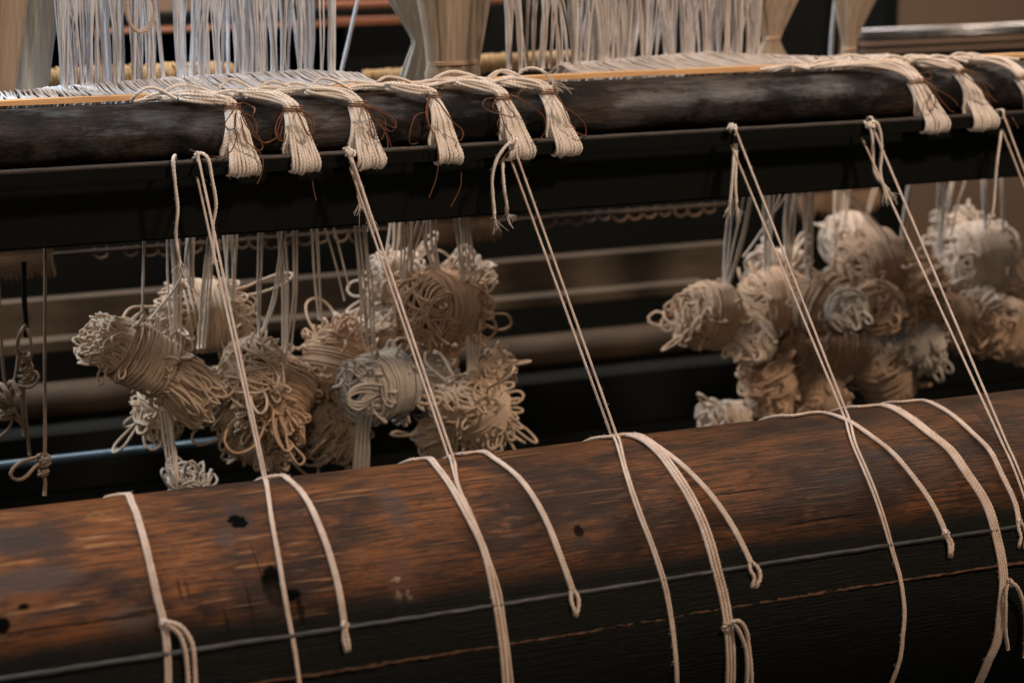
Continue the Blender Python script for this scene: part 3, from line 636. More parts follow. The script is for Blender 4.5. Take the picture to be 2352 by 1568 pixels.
bundle('fifth cord bundle from the left, a string knotted beside it', (1141, 1167, 226), (1170, 1232, 358), 5, 7, 9, .054,
    [z3([(1420, 300), (1260, 330), (1245, 390), (1300, 430), (1450, 470), (1530, 490), (1540, 460), (1500, 420), (1440, 330)]), z3([(1410, 300), (1340, 370), (1350, 420), (1400, 440)]),
     z3([(1480, 280), (1600, 320), (1740, 420), (1820, 500), (1830, 600), (1790, 680), (1730, 700)]), z3([(1560, 300), (1610, 240), (1670, 215)]), z3([(1400, 490), (1380, 560), (1410, 640), (1440, 700)]),
     z3([(1420, 320), (1420, 480), (1480, 620), (1530, 700), (1540, 740)]), z3([(1520, 780), (1450, 850), (1390, 930)])])
bundle('sixth cord bundle from the left, just before the long bare beam', (1243, 1270, 214), (1277, 1338, 352), 6, 6, 9, .036,
    [z3([(1900, 260), (1980, 340), (2010, 420), (2060, 540), (2110, 600)]), z3([(1900, 260), (1930, 290), (2020, 400), (2130, 480), (2200, 570), (2210, 640), (2180, 660), (2120, 630)])])
bundle('cord bundle just right of the long bare beam, twine loop on its front', (2088, 2120, 189), (2124, 2184, 296), 7, 9, 10, .115,
    [z4([(640, 310), (720, 370), (740, 450), (740, 520), (700, 580), (670, 550), (680, 480), (710, 420)]), z4([(650, 320), (760, 440), (860, 560), (930, 570), (935, 520), (880, 460), (740, 380)]), z4([(600, 260), (690, 240), (710, 280), (680, 300)]),
     z4([(650, 310), (740, 370), (760, 440), (800, 510)])])
bundle('cord bundle second from the right edge, twine running down to the bar', (2194, 2212, 166), (2238, 2296, 289), 8, 8, 10, .062,
    [z4([(970, 220), (1060, 240), (1150, 330), (1220, 440), (1340, 560), (1430, 660), (1460, 720)]), z4([(980, 230), (1100, 250), (1200, 340), (1250, 380)]), z4([(960, 240), (1080, 330), (1180, 430), (1220, 500)]),
     z4([(980, 230), (1080, 270), (1160, 400), (1220, 450)])])
bundle('cord bundle cut by the right edge of the picture', (2334, 2358, 180), (2380, 2440, 284), 9, 10, 9, .07, [z4([(1115, 190), (1160, 165), (1215, 170), (1205, 200)])])
# arched frayed cord on the sixth bundle
e = empty('loose_cord', 'single arched white cord with frayed tip standing above the sixth bundle', 'cord', None, U(1186, 195, .04))
P = [U(1186, 196, .045), U(1187, 180, .042), U(1195, 166, .04), U(1215, 157, .036), U(1240, 160, .032), U(1256, 172, .028)]
cord('strand', P, .0012, M['cotton'], e); fray(P[-1], (0.8, -.1, -.9), .0013, e, M['cotton'], .026, 16, .7)
e = empty('loose_cord', 'tuft of unravelled white threads standing up left of the first bundle', 'cord', None, U(430, 225, .04))
cord('strand', [U(485, 226, .035), U(460, 222, .038), U(435, 218, .04)], .0013, M['cotton'], e); fray(U(440, 220, .04), (-.3, 0, 1), .0013, e, M['cotton'], .018, 9, .5); fray(U(437, 222, .04), (.6, 0, .8), .0016, e, M['cotton'], .016, 8, .25)
e = empty('hanging_loop', 'single tan cord loop hanging down into view at the top left', 'cord', None, U(322, 70, .10))
cord('loop', [U(291, -90, .10), U(292, 0, .10), U(292, 30, .10), U(303, 62, .10), U(321, 74, .10), U(340, 66, .10), U(353, 42, .10), U(355, 15, .10), U(350, -6, .10), U(340, -90, .10)], .0016, M['cotton_roll'], e)

# ================================================================== SKEINS
def perp(d):
    a = np.cross(d, (0.21, 0.35, 0.91)); a /= np.linalg.norm(a); return a, np.cross(d, a)
SK = {}
def skein(key, label, a, b, rad, la=(26, 60, .5), lb=(26, 60, .5), mat='skein', seed=0, turns=None, droop=.25, strings=(), r=None, layers=3, stray=2, side=None):
    """a, b: (px, py, Y) ends of the wound middle; rad in px; la/lb: (number of bights, length in px, flare) at either end"""
    r = r or CORD_R; side = SLACK if side is None else side; rg = np.random.default_rng(seed + 100); A = U(*a); B = U(*b); s = mm_px((a[2] + b[2]) / 2); R0 = rad * s
    R0 *= 1.16; ax = B - A; Ln = np.linalg.norm(ax); ax = ax / max(Ln, 1e-6); p, q = perp(ax); C = (A + B) / 2
    e = empty('cord_skein', label, 'cord skein', 'cotton skeins hanging under the loom', C)
    m = M[mat]
    # solid heart so that nothing shows through
    hv = []; K = 14
    for i in range(9):
        t = i / 8; rr = R0 * (.80 * math.sin(math.pi * (.12 + .76 * t)) ** .5)
        for k in range(K): h = 2 * math.pi * k / K; hv.append(A + ax * Ln * (t * 1.04 - .02) + (p * math.cos(h) + q * math.sin(h)) * rr)
    Fh = [(i * K + k, i * K + (k + 1) % K, (i + 1) * K + (k + 1) % K, (i + 1) * K + k) for i in range(8) for k in range(K)] + [tuple(range(K))[::-1], tuple(8 * K + k for k in range(K))]
    mesh_obj('core', hv, Fh, M['core'], e)
    # windings: turns that tilt, cross and bunch up
    R = Rope(); n = turns or int(Ln / (r * 1.75)); ph = rg.uniform(0, 6.3)
    for layer in range(layers):
        pts = []; per = 12; N_ = n if layer == 0 else max(4, int(n * .6)); tilt = rg.uniform(.10, .28) * (-1) ** layer
        jit = rg.normal(0, 1, N_ + 2)
        for k in range(N_ * per):
            f = k / per; i = int(f); u = f - i; t = (i + u + .25 * (jit[i] * (1 - u) + jit[i + 1] * u)) / N_
            if layer: t = .1 + .8 * (t * 1.7 % 1.0 if t * 1.7 < 1 else 1 - (t * 1.7 - 1))
            h = 2 * math.pi * f + ph
            prof = .84 + .16 * math.sin(math.pi * min(max(t, 0), 1)) + .025 * math.sin(h * 2 + ph) + .03 * math.sin(f * .9)
            rr = R0 * prof + layer * r * 1.2 + r * .35 * jit[i]
            x = Ln * t + tilt * R0 * math.cos(h + ph + layer * 1.3 + .25 * math.sin(f * .31))
            pts.append(A + ax * x + (p * math.cos(h) + q * math.sin(h)) * rr)
        R.add(pts, r, False, False, None, True)
    R.build('winding', m, e)
    # bights bursting out of either end
    g = np.array([0, 0, -1.0])
    if side:                                                       # slack turns that sag and stick out from the winding
        R = Rope()
        for j in range(side):
            h = rg.uniform(0, 6.283); v = p * math.cos(h) + q * math.sin(h); t = rg.choice([rg.uniform(-.1, .3), rg.uniform(.7, 1.1)]); tn = np.cross(ax, v) * rg.normal(0, 1) + ax * rg.normal(0, 1)
            tn /= np.linalg.norm(tn); k = R0 * rg.uniform(.25, .62); b0 = A + ax * Ln * t + v * R0 * .85; d = v + g * .6 * rg.uniform(0, 1) + rg.normal(0, .25, 3); d /= np.linalg.norm(d); w_ = tn * k * rg.uniform(.15, .4); o = rg.normal(0, .12, 3) * k
            R.add([b0 - w_ * .5, b0 + d * k * .5 - w_, b0 + d * k * .95 - w_ * .6 + o, b0 + d * k * 1.05 + o, b0 + d * k * .9 + w_ * .7 + o, b0 + d * k * .4 + w_, b0 + w_ * .5], r, step=.0036)
        tag(R.build('slack_loops', m, e), kind='stuff')
    for O, D in ((A, -ax), (B, ax)):                               # strands that cross the two faces from rim to rim
        R = Rope(); lean = rg.uniform(0, 6.283)
        for k in range(int(R0 / r * 1.5)):
            h = lean + rg.normal(0, .55) + (rg.uniform() < .25) * 1.4; c = rg.uniform(-.9, .9); u_ = p * math.cos(h) + q * math.sin(h); v_ = -p * math.sin(h) + q * math.cos(h); hw = math.sqrt(max(.05, 1 - c * c)) * R0; lift_ = r * rg.uniform(.6, 3.4); cv = rg.normal(0, .16) * R0
            R.add([O + v_ * c * R0 - u_ * hw - D * R0 * .25, O + v_ * c * R0 * .96 - u_ * hw * .85 + D * lift_ * .5, O + v_ * (c * R0 * .7 + cv) - u_ * hw * .3 + D * (lift_ + R0 * .16), O + v_ * (c * R0 * .75 + cv * .6) + u_ * hw * .4 + D * (lift_ + R0 * .14), O + v_ * c * R0 * .96 + u_ * hw * .88 + D * lift_ * .4, O + v_ * c * R0 + u_ * hw - D * R0 * .25], r)
        tag(R.build('end_strands', m, e), kind='stuff')
    for end, (O, D, (cnt, ln, fl)) in enumerate(((A, -ax, la), (B, ax, lb))):
        if cnt == 0: continue
        R = Rope(); ln = ln * s
        for j in range(int(cnt * 2.2)):
            h = rg.uniform(0, 6.283); rho = R0 * .78 * math.sqrt(rg.uniform(.02, 1)); w = rg.uniform(.35, 1.1)
            v = p * math.cos(h) + q * math.sin(h); tn = np.cross(D, v)
            k = ln * rg.uniform(.40 + .3 * (fl < .3), .86 + .15 * (fl < .3)) * (1 - .30 * rho / R0); d = D + v * fl * (rho / R0) * rg.uniform(.6, 1.5) + rg.normal(0, .04 + .12 * fl, 3) + g * droop * rg.uniform(.3, 1.2); d /= np.linalg.norm(d)
            b0 = O + v * rho - D * R0 * .3; wd = tn * r * rg.uniform(1.4, 4.4) * (1 + fl); sw = rg.normal(0, .03 + .13 * fl, 3) * k
            tip = b0 + d * k * .92 + g * k * (droop * .4 + .10)
            bend = rg.normal(0, .04 + .16 * fl, 3) * k
            R.add([b0, b0 + d * k * .45 + wd * .8 + sw, tip - d * k * .12 + wd + bend, tip + d * r * 1.5 + bend, tip - d * k * .15 - wd + bend, b0 + d * k * .45 - wd * .9 + sw, b0 - wd * .6], r, step=.0036)
        tag(R.build('loop_tuft', m, e), kind='stuff')
        for j in range(stray):
            h = rg.uniform(0, 6.283); v = p * math.cos(h) + q * math.sin(h); tn = np.cross(D, v); k = ln * rg.uniform(1.0, 1.45)
            d = D * .8 + v * .8 * fl + g * droop; d /= np.linalg.norm(d); b0 = O + v * R0 * .5; w = tn * k * rg.uniform(.12, .28); o = rg.normal(0, .1, 3) * k
            cord('loop', [b0, b0 + d * k * .5 + w + o, b0 + d * k * .9 + w * .9 + o, b0 + d * k * 1.05 + o, b0 + d * k * .85 - w * .8 + o, b0 + d * k * .4 - w * .6, b0 - w * .3], r, m, e, near=False)
    for st in strings: hang(e, *st)
    SK[key] = e
    return e
def hang(e, pts, n=1, Y=None, mat='hang', r=.00095):
    """a flat ribbon of n strings, from behind the board down to the skein"""
    Y = 0.20 if Y is None else Y
    P = [U(x, y, Y) for x, y in pts]; d = P[1] - P[0]; up = P[0] - d / np.linalg.norm(d) * .10; P = [up] + P
    for k in range(n):
        o = np.array([(k - (n - 1) / 2) * r * 2.35, RNG.normal(0, .0022), 0]); w = RNG.normal(0, .0007, (len(P), 3)) * [1, 1, 0]
        Q = [p + o * (1 if i < len(P) - 1 else .55) + w[i] for i, p in enumerate(P)]
        cord('hanging_string', Q, r, M[mat], e, near=False)
M['core'] = plain('dark_shade_core', (0.05, 0.036, 0.025), (0.09, 0.066, 0.046), 0.9, (1, 1, 1), 200, 0.3, 0.001, 0.1)  # dark colour stands in for the shade inside the windings

CORD_R, SLACK = 0.00116, 40
# ---- left cluster
skein('A', 'large bright foreground skein slanting down to the right, leftmost of all', (258, 786, .145), (388, 856, .150), 54, (70, 100, .14), (66, 165, .20), 'skein', 1, 26, .04,
      [([(330, 558), (328, 650), (326, 745)], 2, .15), ([(437, 548), (420, 640), (345, 735)], 1, .16)], stray=0, layers=3)
skein('B', 'broad skein behind the slanting foreground one, topmost at the left', (405, 728, .235), (520, 722, .235), 66, (42, 105, .55), (44, 105, .6), 'skein', 2, 26, .15,
      [([(437, 550), (437, 610), (441, 662)], 4, .21), ([(520, 545), (526, 620), (530, 690)], 3, .21), ([(540, 543), (537, 620), (538, 690)], 3, .21)])
skein('C', 'dim small skein hanging under the slanting foreground one', (390, 905, .22), (370, 950, .22), 48, (10, 30, .4), (34, 80, .8), 'skein', 3, 12, .4,
      [([(395, 550), (398, 640), (400, 810)], 3, .185), ([(412, 550), (411, 640), (412, 812)], 2, .185)])
skein('L', 'small pale skein just peeping over the roller at the left', (430, 1160, .16), (432, 1125, .16), 28, (0, 1, 1), (34, 72, 1.0), 'skein_grey', 12, 9, -.4,
      [([(388, 1000), (396, 1060), (405, 1125)], 5, .155)])
skein('D', 'ball-shaped skein with loose tan loops right of the slanting foreground skein', (600, 860, .20), (575, 848, .15), 58, (26, 70, .9), (30, 62, 1.0), 'skein', 4, 12, .3,
      [([(598, 540), (595, 650), (592, 778)], 2, .165), ([(652, 537), (625, 700), (592, 782)], 2, .165), ([(482, 548), (470, 680), (460, 800)], 4, .165)])
skein('E', 'conical hank tied at its peak with dark tangled bottom', (655, 850, .19), (615, 945, .175), 68, (10, 30, .2), (56, 110, .75), 'skein_tan', 5, 26, .3,
      [([(649, 537), (655, 650), (655, 815)], 3, .175), ([(677, 533), (676, 680), (660, 815)], 2, .175)], stray=4)
skein('E2', 'dim tangle filling the space below the conical hank', (560, 985, .22), (640, 1010, .20), 52, (38, 85, .8), (40, 75, .8), 'skein', 15, 16, .2)
skein('F', 'upright skein with tan middle and a burst of pale loops on top', (775, 790, .20), (770, 880, .185), 60, (44, 110, .5), (30, 70, .7), 'skein_tan', 6, 22, .0,
      [([(722, 532), (730, 640), (736, 735)], 3, .175), ([(745, 530), (770, 600), (790, 690)], 1, .175), ([(768, 528), (790, 600), (802, 660)], 1, .175)])
skein('G', 'grey barrel-shaped skein with cords hanging from its left end', (815, 905, .150), (925, 872, .165), 62, (30, 45, .5), (12, 26, .4), 'skein_grey', 7, 26, .35,
      [([(828, 525), (840, 660), (852, 790), (875, 850)], 6, .150)], layers=3, stray=2)
skein('G2', 'tangled dim skein below the grey barrel', (770, 985, .20), (800, 1000, .20), 45, (44, 82, .9), (34, 60, .9), 'skein', 16, 12, .35)
skein('H', 'large striped skein with a spiral face, upper right of the left cluster', (960, 708, .150), (1055, 700, .175), 64, (34, 24, .5), (44, 85, .75), 'skein_tan', 8, 28, .05,
      [([(930, 516), (928, 580), (925, 645)], 3, .165), ([(945, 515), (942, 600), (950, 645)], 2, .165), ([(985, 512), (988, 560), (1005, 625)], 5, .165), ([(968, 512), (950, 570), (940, 620)], 2, .165)], layers=3, stray=4)
skein('I', 'pale loopy skein behind the large striped one, topmost of the left cluster', (880, 640, .25), (930, 640, .25), 45, (38, 60, .9), (40, 70, .9), 'skein_pale', 9, 12, -.15,
      [([(893, 517), (888, 560), (884, 600)], 1, .24), ([(910, 517), (905, 560), (900, 610)], 2, .24)])
skein('I2', 'pale ruffled tuft above the right end of the large striped skein', (1050, 625, .24), (1075, 650, .24), 42, (44, 60, 1.0), (40, 70, .9), 'skein_pale', 17, 12, -.1)
skein('J', 'dark-toned skein squeezed between the grey barrel and the right lower skein', (985, 830, .22), (975, 900, .21), 48, (34, 60, .8), (38, 85, .8), 'skein_grey', 10, 18, .35)
skein('K', 'lower right skein of the left cluster, tied at its top', (1075, 905, .155), (1100, 960, .160), 70, (46, 85, 1.0), (54, 95, .7), 'skein', 11, 22, .2,
      [([(1058, 505), (1074, 640), (1086, 790), (1082, 850)], 6, .155)], stray=5)
skein('K2', 'loopy tangle in front of the dark gap above the lower right skein', (1120, 850, .17), (1135, 860, .165), 45, (40, 60, 1.0), (36, 62, 1.0), 'skein', 18, 8, .1)
skein('J2', 'low tangle at the bottom right of the left cluster', (1000, 985, .19), (1010, 1000, .19), 36, (40, 60, .9), (38, 60, .9), 'skein', 19, 8, .3)
skein('H2', 'shadowed skein filling the middle between the striped skein and the grey barrel', (930, 790, .23), (1010, 800, .23), 58, (36, 65, .8), (36, 65, .8), 'skein_tan', 20, 20, .2)
skein('E3', 'shadowed tangle filling the gap right of the conical hank', (690, 905, .225), (720, 940, .225), 50, (30, 60, .8), (34, 70, .8), 'skein', 51, 16, .3)
skein('M2', 'dim tangle behind the right end of the slanting foreground skein', (500, 905, .215), (540, 930, .215), 50, (30, 60, .8), (30, 70, .8), 'skein', 52, 16, .3)
skein('H3', 'pale skein between the upright skein and the large striped one', (855, 745, .235), (865, 800, .235), 44, (36, 60, .8), (30, 60, .8), 'skein_pale', 53, 12, .1)
# two plain bundles of cord hanging in front
e = empty('cord_tail', 'grey cords hanging straight down from the front of the grey barrel skein', 'cord', None, U(830, 950, .135))
for k in range(8):
    x = 838 + (k % 4) * 9 - 14; cord('strand', [U(860 - k, 890 + 3 * k, .12), U(x + 4, 925, .115), U(x - 4, 990, .13), U(x - 14 + k, 1085, .14), U(x - 22, 1140, .15)], .00145, M['skein_grey'], e, near=False)
for dx, dy in ((0, 0), (10, 8), (18, 18)):
    cord('loop', [U(878 - dx, 885 + dy, .118), U(840 - dx, 882 + dy, .115), U(806 - dx * .4, 895 + dy, .113), U(800, 918 + dy * .5, .112), U(830 - dx * .5, 924 + dy, .112), U(868 - dx, 905 + dy, .115)], .00145, M['skein_grey'], e, near=False)

CORD_R, SLACK = 0.00140, 14
# ---- right cluster
skein('N', 'leftmost barrel-shaped skein of the right cluster with pale loops on its left end', (1590, 722, .19), (1672, 728, .19), 62, (44, 85, .6), (14, 30, .3), 'skein_tan', 21, 24, .05,
      [([(1684, 470), (1672, 560), (1663, 655)], 2, .18), ([(1711, 455), (1690, 560), (1668, 655)], 1, .18), ([(1724, 455), (1702, 560), (1672, 655)], 3, .18)], layers=3)
skein('O', 'arched tan skein second from the left in the right cluster', (1730, 705, .22), (1800, 690, .22), 66, (30, 50, .6), (44, 90, .8), 'skein_tan', 22, 24, -.05,
      [([(1752, 525), (1720, 570), (1707, 590)], 1, .2), ([(1769, 450), (1764, 540), (1760, 630)], 4, .2), ([(1793, 448), (1775, 500), (1768, 540)], 1, .2), ([(1820, 446), (1812, 530), (1812, 610)], 5, .2)], layers=3)
skein('O2', 'white frilly loops rising above the second skein of the right cluster', (1765, 620, .27), (1810, 620, .27), 36, (38, 62, 1.0), (40, 62, 1.0), 'skein_pale', 23, 10, -.2)
skein('P', 'small skein facing front with nested loops, below the leftmost barrel', (1735, 785, .20), (1718, 782, .16), 46, (10, 30, .5), (34, 34, .8), 'skein_pale', 24, 12, .2)
skein('Q', 'tan skein in the middle of the right cluster whose grey looped end faces right', (1855, 690, .19), (1925, 705, .165), 60, (40, 60, .6), (36, 46, .55), 'skein_brown', 25, 20, .15,
      [([(1861, 443), (1858, 540), (1858, 640)], 5, .18)])
skein('Q2', 'cool grey looped head in the middle of the right cluster', (1940, 705, .150), (1950, 710, .135), 36, (10, 26, .5), (40, 40, .7), 'skein_grey', 26, 8, .3)
skein('R', 'pale ball high up behind the middle of the right cluster', (1920, 560, .28), (1985, 545, .28), 56, (30, 45, .6), (34, 45, .6), 'skein_pale', 27, 22, .0,
      [([(1918, 440), (1916, 520), (1914, 600)], 3, .25), ([(1946, 436), (1935, 510), (1920, 600)], 3, .25), ([(2008, 433), (1980, 520), (1930, 610)], 2, .24)])
skein('S', 'large rounded skein with broad brown stripes of cord, centre top of the right cluster', (1960, 625, .22), (2045, 600, .22), 72, (20, 40, .5), (20, 40, .5), 'skein_brown', 28, 26, .1,
      [([(2087, 429), (2075, 510), (2066, 600)], 3, .2), ([(2005, 510), (2030, 540), (2050, 575)], 3, .2)], layers=3)
skein('T', 'squat skein with nested loops facing front, right of the grey looped head', (2020, 705, .19), (2012, 706, .155), 50, (20, 40, .6), (46, 44, .9), 'skein_brown', 29, 12, .2)
skein('U', 'loopy skein right of the large striped one', (2105, 625, .20), (2125, 660, .19), 46, (44, 60, .9), (40, 60, .8), 'skein_tan', 30, 14, .1,
      [([(2165, 422), (2162, 500), (2160, 585)], 4, .19)])
skein('V', 'bright fringed skein at the upper right, whitest of the cluster', (2195, 600, .24), (2285, 590, .24), 74, (30, 50, .7), (64, 80, 1.0), 'skein_pale', 31, 24, -.1,
      [([(2189, 422), (2172, 500), (2162, 590)], 3, .22), ([(2213, 422), (2196, 480), (2184, 540)], 2, .22), ([(2258, 412), (2262, 470), (2265, 535)], 4, .22, 'heddle_warm'), ([(2302, 409), (2306, 480), (2308, 555)], 3, .22, 'heddle_warm')])
skein('V2', 'white loops standing up above the bright fringed skein at the upper right', (2180, 540, .28), (2215, 530, .28), 34, (34, 60, 1.0), (40, 62, 1.0), 'skein_pale', 32, 8, -.5)
skein('W', 'brown shadowed skein under the bright fringed one', (2140, 735, .20), (2210, 745, .20), 56, (36, 60, .8), (44, 75, .8), 'skein_brown', 33, 18, .15)
skein('X', 'grey-brown skein cut by the right edge of the picture', (2275, 745, .19), (2350, 770, .19), 62, (40, 60, .9), (30, 60, .7), 'skein_tan', 34, 20, .15)
skein('X2', 'loose pale loops between the bright fringed skein and the right edge', (2250, 700, .21), (2270, 715, .2), 38, (34, 60, 1.0), (34, 60, 1.0), 'skein_pale', 35, 8, .1)
skein('Y', 'lower tan skein with slanting stripes, under the middle of the right cluster', (2025, 830, .21), (2050, 895, .215), 58, (34, 60, .7), (26, 45, .5), 'skein_brown', 36, 24, .2)
skein('Z', 'grey loops jutting to the right at the lower right of the cluster', (2105, 785, .19), (2140, 800, .18), 44, (34, 60, .8), (46, 68, .8), 'skein_grey', 37, 12, .15)
skein('AA', 'tangle of hanging loops at the lower left of the right cluster', (1760, 850, .20), (1775, 900, .205), 48, (44, 75, .8), (44, 80, .8), 'skein_tan', 38, 16, .3)
skein('AA2', 'pale loops lying low beside the roller outline, left foot of the right cluster', (1690, 960, .20), (1650, 962, .19), 30, (24, 50, .8), (40, 66, .7), 'skein_pale', 39, 10, -.05)
skein('AB', 'dim skein low in the middle of the right cluster behind the tight string', (1850, 905, .22), (1900, 925, .22), 58, (36, 60, .8), (36, 55, .7), 'skein_tan', 40, 20, .2)
skein('AC', 'dark brown tangle in the heart of the right cluster', (1850, 800, .24), (1960, 810, .24), 62, (44, 70, .9), (44, 70, .9), 'skein_brown', 41, 24, .2)
skein('AD', 'dark brown tangle below the leftmost barrel', (1790, 785, .235), (1820, 800, .235), 46, (36, 60, .9), (36, 60, .9), 'skein_brown', 42, 12, .2)

skein('X3', 'dim skein behind the right edge below the bright fringed one', (2330, 660, .26), (2380, 680, .26), 55, (34, 60, .8), (34, 60, .8), 'skein_tan', 54, 18, .1)
skein('W2', 'shadowed skein at the core right of the slanted lower tan skein', (2090, 700, .25), (2150, 690, .25), 55, (30, 60, .8), (30, 60, .8), 'skein_brown', 55, 18, .1)
# ================================================================== STRINGS WITH KNOTS, FAR LEFT
e = empty('knotted_string', 'long plumb tan string at the far left with a knot and loop', 'string', None, U(103, 800, .14))
cord('strand', [U(104, 480, .14), U(104, 600, .14), U(103, 850, .14), U(103, 1045, .14), U(100, 1085, .14)], .0014, M['dimcord'], e, near=False)
knot(U(101, 1056, .14), (0, 0, 1), .0018, e, M['dimcord'], size=1.7, near=False); knot(U(100, 1082, .14), (.3, 0, 1), .0016, e, M['dimcord'], size=1.4, near=False)
cord('loop', [U(96, 1060, .14), U(80, 1072, .135), U(52, 1100, .13), U(30, 1100, .13), U(24, 1085, .13), U(45, 1062, .135), U(76, 1052, .14), U(95, 1048, .14)], .0016, M['dimcord'], e, near=False)
cord('tail', [U(100, 1085, .14), U(104, 1110, .14), U(102, 1137, .14)], .0017, M['dimcord'], e, near=False)
e = empty('knotted_string', 'tangled knotted string on a dark hook at the far left', 'string', None, U(58, 850, .2))
cord('hook', [U(55, 600, .2), U(56, 690, .2), U(60, 740, .2), U(60, 775, .2)], .0022, M['black_board'], e, near=False)
cord('strand', [U(60, 745, .195), U(42, 775, .195), U(44, 820, .2), U(66, 830, .195), U(72, 790, .195), U(56, 748, .2), U(40, 800, .2), U(58, 860, .2), U(74, 850, .195), U(70, 830, .2), U(52, 870, .2), U(55, 1000, .2)], .0014, M['dimcord'], e, near=False)
cord('loop', [U(60, 880, .2), U(38, 893, .195), U(40, 885, .195), U(70, 890, .19), U(88, 870, .19), U(84, 855, .195), U(62, 853, .2), U(56, 900, .2), U(64, 1000, .2), U(68, 1045, .2)], .0014, M['dimcord'], e, near=False)
knot(U(60, 862, .2), (0, 0, 1), .0018, e, M['dimcord'], size=2.0, near=False); knot(U(58, 820, .2), (0, 0, 1), .0016, e, M['dimcord'], size=1.8, near=False)
e = empty('knotted_string', 'slack dim string drooping to a grey knot at the left edge', 'string', None, U(10, 900, .2))
cord('strand', [U(-4, 640, .2), U(2, 760, .2), U(10, 870, .2), U(20, 910, .2), U(28, 960, .2), U(20, 985, .2), U(-10, 1010, .2)], .0014, M['dimcord'], e, near=False)
cord('strand', [U(44, 800, .2), U(36, 860, .2), U(24, 920, .2), U(60, 985, .2), U(30, 955, .2)], .0013, M['dimcord'], e, near=False)
knot(U(14, 905, .2), (1, 0, .2), .0026, e, M['dimcord'], size=2.2, near=False); knot(U(12, 945, .2), (.2, 0, 1), .0022, e, M['dimcord'], size=1.8, near=False)

# ================================================================== FRINGE ROD BEHIND THE BOARD
Yf = .36; fr = empty('ringed_rod', 'thin brown rod hung with cord rings and fringe behind the black board', 'rod', None, (0, Yf, ZZ(508, Yf)))
zf = ZZ(506, Yf)
prism('rod', circ(Yf, zf, .0022, 8), -1.0, float(U(1668, 480, Yf)[0]), M['pole'], fr, 40)
def fring(px):
    x = float(U(px, 545, Yf)[0]); s = mm_px(Yf) * RNG.uniform(.8, 1.15)
    w = 19 * s; h = 20 * s; yy = Yf + RNG.normal(0, .002)
    return [np.array([x - w * .8, yy, zf + .003]), np.array([x - w, yy, zf - h * .4]), np.array([x - w * .55, yy, zf - h * .9]), np.array([x, yy, zf - h]), np.array([x + w * .55, yy, zf - h * .9]), np.array([x + w, yy, zf - h * .4]), np.array([x + w * .8, yy, zf + .003])]
for px in [232, 300, 345, 380, 445, 515, 555, 592, 625, 655, 700, 735, 780, 820] + list(range(1255, 1660, 34)):
    cord('ring', fring(px), .00095, M['ring'], fr, near=False)
R = Rope()
for x in list(np.linspace(-30, 112, 46)) + list(np.linspace(905, 1140, 60)) + list(np.linspace(1830, 2010, 50)):
    X = float(U(x, 500, Yf)[0]); d = .018 * RNG.uniform(.8, 1.1)
    R.add([np.array([X, Yf - .004, zf + .006]), np.array([X - .001, Yf - .007, zf - d * .4]), np.array([X + RNG.normal(0, .001), Yf - .006, zf - d]), np.array([X + .002, Yf - .003, zf - d * .5])], .0016)
tag(R.build('cord_fringe', M['ring'], fr), kind='stuff')

# ================================================================== LOWER FRAME MEMBERS BEHIND THE SKEINS
def zpair(y0, y1, Y, px=CX): return ZZ(y0, Y, px), ZZ(y1, Y, px)
zt, zb2 = zpair(595, 700, .62)
pk = box('frame_plank', (-1.4, .62, zb2), (float(U(1668, 600, .62)[0]), .629, zt), M['plank'], None, .003)
tag(pk, 'flat worn brown plank crossing behind the skeins, just below the black gap', 'plank')
lip = box('ledge', (-1.4, .605, zb2 - .004), (float(U(1600, 650, .62)[0]), .62, zb2 + .012), M['plank'], None, .003); tag(lip, 'narrow wooden ledge along the foot of the worn brown plank', 'ledge')
zt, zb2 = zpair(775, 852, .55); rr_ = (zt - zb2) / 2
pl = prism('wooden_pole', circ(.55, (zt + zb2) / 2, rr_, 28), -1.4, float(U(1850, 760, .55)[0]), M['pole'], None, 30)
tag(pl, 'round brown wooden pole crossing low behind the skeins', 'pole')
zt, zb2 = zpair(928, 946, .33)
tb = prism('steel_tube', circ(.33, (zt + zb2) / 2 + .0, (zt - zb2) / 2, 14), -1.0, float(U(500, 1020, .33)[0]), M['bluetube'], None, 10)
tag(tb, 'thin bluish steel tube low at the left just above the roller', 'tube')
lf = empty('loom_frame', 'black loom frame panels closing off the space behind the skeins', 'loom frame', None, (0, .8, 0))
xr = float(U(2080, 600, .8)[0])
box('back_panel', (-2.2, .80, -1.0), (xr, .84, ZZ(420, .8)), M['black'], lf, .003)
box('lower_panel', (xr - .01, .76, -1.0), (3.0, .79, ZZ(905, .76)), M['black'], lf, .003)
box('cross_beam', (-2.2, .50, ZZ(1010, .5)), (3.0, .60, ZZ(880, .5)), M['black'], lf, .003)
box('inner_panel', (-2.2, .90, ZZ(420, .8) - .02), (float(U(1930, 60, .9)[0]), .93, ZZ(6, .9)), M['black'], lf, .003)
box('upper_panel', (float(U(770, 20, .9)[0]), .94, ZZ(20, .9)), (float(U(1930, 60, .9)[0]), .97, 0.6), M['black'], lf, .003)
